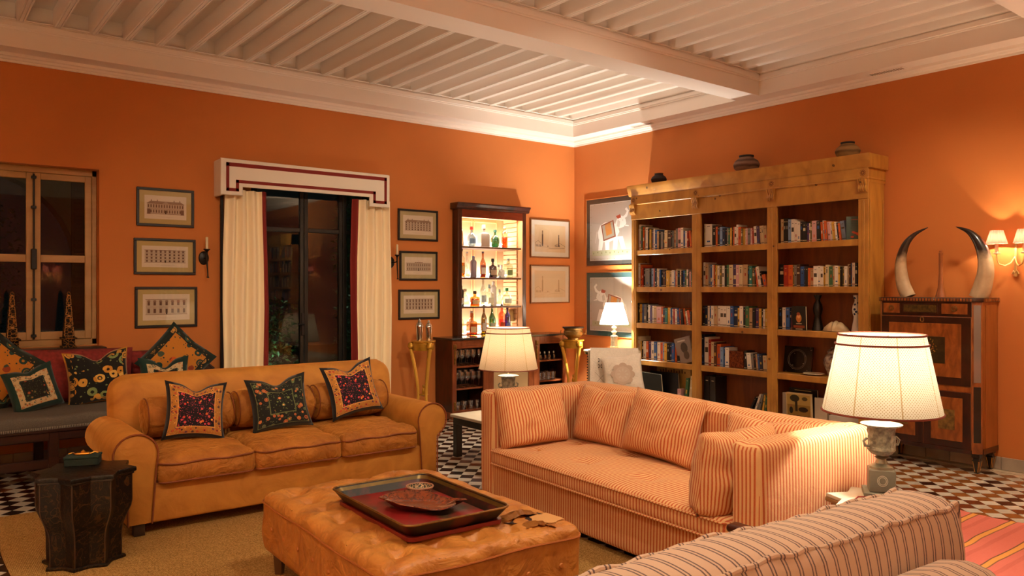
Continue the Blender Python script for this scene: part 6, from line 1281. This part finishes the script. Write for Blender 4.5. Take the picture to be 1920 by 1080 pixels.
b = BM(); lv = [(.238, .186, .474), (.238, .186, .33), (.232, .182, .30), (.205, .162, .24), (.203, .16, .235), (.19, .150, .20), (.185, .148, .15), (.185, .148, .03), (.20, .16, .025), (.20, .16, .018)]
v = [[b.verts.new((p[0], p[1], z)) for p in star(8, ro, ri, a0)] for ro, ri, z in lv]
for p, q in zip(v, v[1:]):
    for i in range(16): b.faces.new((p[i], q[i], q[(i + 1) % 16], p[(i + 1) % 16]))
b.faces.new(v[-1][::-1]); b.faces.new(v[0]); bmesh.ops.recalc_face_normals(b, faces=b.faces); xf(b, m); obj('body', b, PBK, t, None, 20)
for k in range(8):
    a = a0 + pi * k / 4; b = BM(); tube(b, [m @ Vector((ro * cos(a), ro * sin(a), z)) for ro, ri, z in lv], .0035, 4); obj('edge_bead', b, M('3a2412', .35), t)
b = BM(); pts = star(8, .208, .166, a0); prism(b, pts, .0135, .030, 'z', 0, .003); xf(b, m); obj('base', b, PBK, t)
t = thing('green_box', 'dark green velvet covered box with gold ornament on the carved table', 'box', (-6.36, -2.85, .513), R(-20)); T_ = wmat(t)
b = BM(); box(b, -.085, .085, -.055, .055, 0, .038, .003); xf(b, T_); obj('body', b, M('0a1c14', .9, bs=80, bst=.3), t)
b = BM(); box(b, -.088, .088, -.058, .058, .039, .052, .003); xf(b, T_); obj('lid', b, M('0d241a', .9), t)
b = BM(); rbox(b, (0, 0, .058), (.07, .035, .014), .007, (4, 3, 1)); 
for s in (-1, 1): tube(b, [(s * .035, 0, .056), (s * .055, .02, .062), (s * .075, .01, .057)], .004, 6)
lathe(b, [(.008, .062), (.012, .07), (.004, .078), (0, .08)], 8, (0, 0, 0)); xf(b, T_); obj('gold_ornament', b, M('c89038', .3, .9), t)
# ================================================================ lace covered armchair
t = thing('armchair', 'small armchair with scrolled back and nail trim behind the striped sofa', 'chair', (-1.74, -2.46, 0), R(-45)); T_ = wmat(t)
AC = M('b8a88e', .85, bs=25, bst=.1)
b = BM(); prism(b, [(-.03, .40), (.03, .40), (.10, .80), (.125, .85), (.17, .87), (.19, .84), (.17, .80), (.14, .80), (.09, .45), (.05, .38)], -.265, .265, 'x', 0, .008); 
for v in b.verts: v.co.y += .20
xf(b, T_); bk_ = obj('backrest', b, AC, t)
b = BM(); rbox(b, (0, -.02, .38), (.56, .54, .14), .05, (8, 8, 2)); xf(b, T_); obj('seat', b, AC, t)
for x in (-.23, .23):
    for y in (-.24, .20): b = BM(); lathe(b, [(.016, 0), (.024, .31)], 8, (x, y, 0)); xf(b, T_); obj('leg', b, M('2a1810', .4), t)
b = BM()
for k in range(14): bmesh.ops.create_uvsphere(b, u_segments=6, v_segments=4, radius=.007, matrix=T_ @ Matrix.Translation((-.268, .20 + .035 + .0045 * k, .46 + .027 * k)))
o_ = obj('nail_trim', b, M('2a2018', .4, .6), bk_); o_['kind'] = 'stuff'
LC = M('e2d8ca', .9, ns=60, na=.12, bs=90, bst=.4); LC2 = M('a08c7c', .95, ns=90, na=.35)
b = BM(); rows = []
for i in range(13):
    x = -.24 + .48 * i / 12; rows.append([b.verts.new((x, y + .20 + .004 * sin(i * 1.7), z)) for y, z in ((-.045, .47), (-.02, .60), (.02, .72), (.055, .82), (.09, .875), (.15, .895), (.20, .87), (.205, .80), (.16, .62))])
for p, q in zip(rows, rows[1:]):
    for k in range(8): b.faces.new((p[k], q[k], q[k + 1], p[k + 1]))
xf(b, T_); o_ = tag(obj('lace_throw', b, LC), 'white lace throw with cutwork draped over the armchair back', 'throw')
d = Draw(T_ @ Vector((-.24, .148, .47)), T_.to_3x3() @ Vector((1, 0, 0)), T_.to_3x3() @ Vector((0, .25, 1)), .006)
for cx, cy in ((.10, .32), (.10, .26)):
    for k in range(4): a_ = pi / 4 + pi / 2 * k; d.ell(cx + .016 * cos(a_), cy + .016 * sin(a_), .011, .005, '3a2c22', 8, a_)
d.line((.05, .08), (.16, .2), .003, '8a7c6c'); d.line((.05, .2), (.16, .08), .003, '8a7c6c')
d.done('cutwork', None).parent = o_
p_ = pillow('lace_cushion', 'square white lace cushion on the armchair behind the striped sofa', 'cushion', .40, .38, .14, tuple(T_ @ Vector((.08, .06, .455))), -.22, R(-45), LC, False, .01, R(-6), None, .06, 9)
d = Draw((-.20, -.074, 0), (1, 0, 0), (0, 0, 1), .002)
for k in range(8): a_ = pi / 4 * k; d.ell(.20 + .075 * cos(a_), .20 + .075 * sin(a_), .042, .036, 'b8a493', 12)
d.ell(.20, .20, .075, .075, 'c0ae9e', 16)
for k in range(8): a_ = pi / 4 * k; d.ell(.20 + .04 * cos(a_), .20 + .04 * sin(a_), .016, .008, 'c4b8aa', 8, a_)
o_ = d.done('lace_motif', None); o_.parent = p_
# ================================================================ wall sconces with pink shades
PK = shade_mat('pleat_pink', 'd87868', None, 0, .55, .22); SCB = M('c8a468', .35, .6); CRM = M('e8dcc0', .4)
def sconce(label, base, ux, n_, power):
    """base on the wall, ux = unit along the wall, n_ = unit into the room"""
    B = Vector(base); ux, n_ = Vector(ux), Vector(n_); t = thing('double_sconce', label, 'sconce', base, 0, 'double wall sconces with pink shades')
    def Q(a, n, z): return B + ux * a + n_ * n + Vector((0, 0, z))
    b = BM(); tube(b, [Q(0, .006, -.13), Q(0, .012, -.08), Q(0, .012, 0), Q(0, .010, .10), Q(0, .006, .16)], [.016, .012, .009, .012, .003], 8)
    for s in (-1, 1): tube(b, [Q(s * .022, .014, -.11), Q(s * .012, .016, -.085), Q(0, .018, -.10)], .008, 6)
    obj('backplate', b, SCB, t)
    for s in (-1, 1):
        b = BM(); tube(b, [Q(0, .02, .03), Q(s * .02, .05, -.02), Q(s * .05, .09, -.045), Q(s * .085, .115, -.03), Q(s * .10, .12, .02), Q(s * .10, .12, .05)], .006, 8); obj('arm', b, SCB, t)
        c = Q(s * .10, .12, 0); b = BM(); lathe(b, [(0, .05), (.026, .055), (.028, .06), (.012, .065), (.013, .10), (.013, .135), (0, .135)], 12, c); obj('candle_tube', b, CRM, t)
        pleated('shade', t, c, c.z + .135, c.z + .245, .076, .046, 18, PK, .03)
        b = BM()
        bmesh.ops.create_uvsphere(b, u_segments=8, v_segments=6, radius=.012, matrix=Matrix.Translation(c + Vector((0, 0, .165)))); obj('bulb', b, emit('bulb_s', 'ffd090', 20), t)
        light('sconce_bulb', 'POINT', c + Vector((0, 0, .17)), power, (1, .76, .48), .012)
sconce('brass double sconce with pink pleated shades at the right edge', (0, -5.305, 1.725), (0, 1, 0), (-1, 0, 0), LAMP_P[3])
sconce('brass double sconce with pink shades on the wall behind, mirrored in the door', (0, -8.3, 1.725), (0, 1, 0), (-1, 0, 0), LAMP_P[3] * .7)
sconce('brass double sconce with pink shades on the near wall, mirrored in the window', (-4.62, YN, 1.725), (1, 0, 0), (0, 1, 0), LAMP_P[3] * .7)
# wall socket beside the bar and the edge switch by the desk
b = BM(); box(b, -.355, -.275, -.010, -.001, .36, .44, .003); tag(obj('wall_socket', b, M('8a6a3a', .3, .7)), 'brass wall socket right of the bar cabinet', 'socket')
# ================================================================ behind the camera: bookcases mirrored in the glass
def far_case(label, x0, x1, y0, y1, face):
    t = thing('bookcase', label, 'bookcase', ((x0 + x1) / 2, (y0 + y1) / 2, 0)); b = BM()
    if face == 'y': box(b, x0, x1, y0, y0 + .02, 0, 2.7)
    else: box(b, x1 - .02, x1, y0, y1, 0, 2.7)
    for k in range(4):
        if face == 'y': xx = x0 + (x1 - x0 - .05) * k / 3; box(b, xx, xx + .05, y0, y1, 0, 2.7)
        else: yy = y0 + (y1 - y0 - .05) * k / 3; box(b, x0, x1, yy, yy + .05, 0, 2.7)
    box(b, x0, x1, y0, y1, 2.5, 2.72); box(b, x0, x1, y0, y1, 0, .2)
    for k in range(1, 8): box(b, x0, x1, y0, y1, .2 + .33 * k - .04, .2 + .33 * k)
    obj('carcass', b, BW, t); b = BM(); rr_ = random.Random(9); mats = [M(BC[c], .5) for c in 'WCEKNBRODFGP']
    for k in range(7):
        z = .2 + .33 * k; p = (x0 if face == 'y' else y0) + .06
        while p < (x1 if face == 'y' else y1) - .09:
            w_ = .02 + .03 * rr_.random(); h_ = .18 + .09 * rr_.random()
            if face == 'y': box(b, p, p + w_, y0 + .04, y1 - .05, z, z + h_, 0, rr_.randrange(12))
            else: box(b, x0 + .05, x1 - .04, p, p + w_, z, z + h_, 0, rr_.randrange(12))
            p += w_ + .002
    o = obj('book_rows', b, mats, t); o['kind'] = 'stuff'
far_case('pine bookcase on the near wall behind the viewer, seen mirrored in the glass door', -2.6, -.35, YN + .003, YN + .33, 'y')
far_case('pine bookcase on the right wall behind the viewer, seen mirrored in the glass door', -.33, -.003, -10.9, -8.7, 'x')
# unseen lamps added behind the viewer as ambient fill light
def add_fill_lamp(label, x, y, power, h=1.55):
    t = thing('fill_lamp', label, 'lamp', (x, y, 0)); P = (x, y, 0)
    b = BM(); lathe(b, [(0, 0), (.15, 0), (.15, .015), (.03, .03), (.012, .05), (.012, h - .1), (0, h - .1)], 20, P); obj('pole', b, SCB, t)
    pleated('shade', t, P, h - .2, h + .1, .24, .15, 40, LS2)
    b = BM(); bmesh.ops.create_uvsphere(b, u_segments=10, v_segments=8, radius=.03, matrix=Matrix.Translation((x, y, h - .05))); obj('bulb', b, emit('bulb_f', 'ffdca0', 12), t)
    light('lamp_bulb', 'POINT', (x, y, h - .02), power, (1, .80, .56), .06)
LS2 = shade_mat('pleat_far', 'f0e0c0', None, 0, .6, .7)
add_fill_lamp('unseen standard lamp with pleated cream shade behind the viewer at left', -8.9, -4.4, LAMP_P[4])
add_fill_lamp('added fill lamp with pleated cream shade behind the viewer at right', -1.2, -8.6, LAMP_P[5])
add_fill_lamp('added fill lamp with pleated cream shade by the near wall', -9.2, -9.0, LAMP_P[6])
add_fill_lamp('tall added fill lamp close behind the viewer at left', -8.3, -8.9, LAMP_P[7], 1.75)
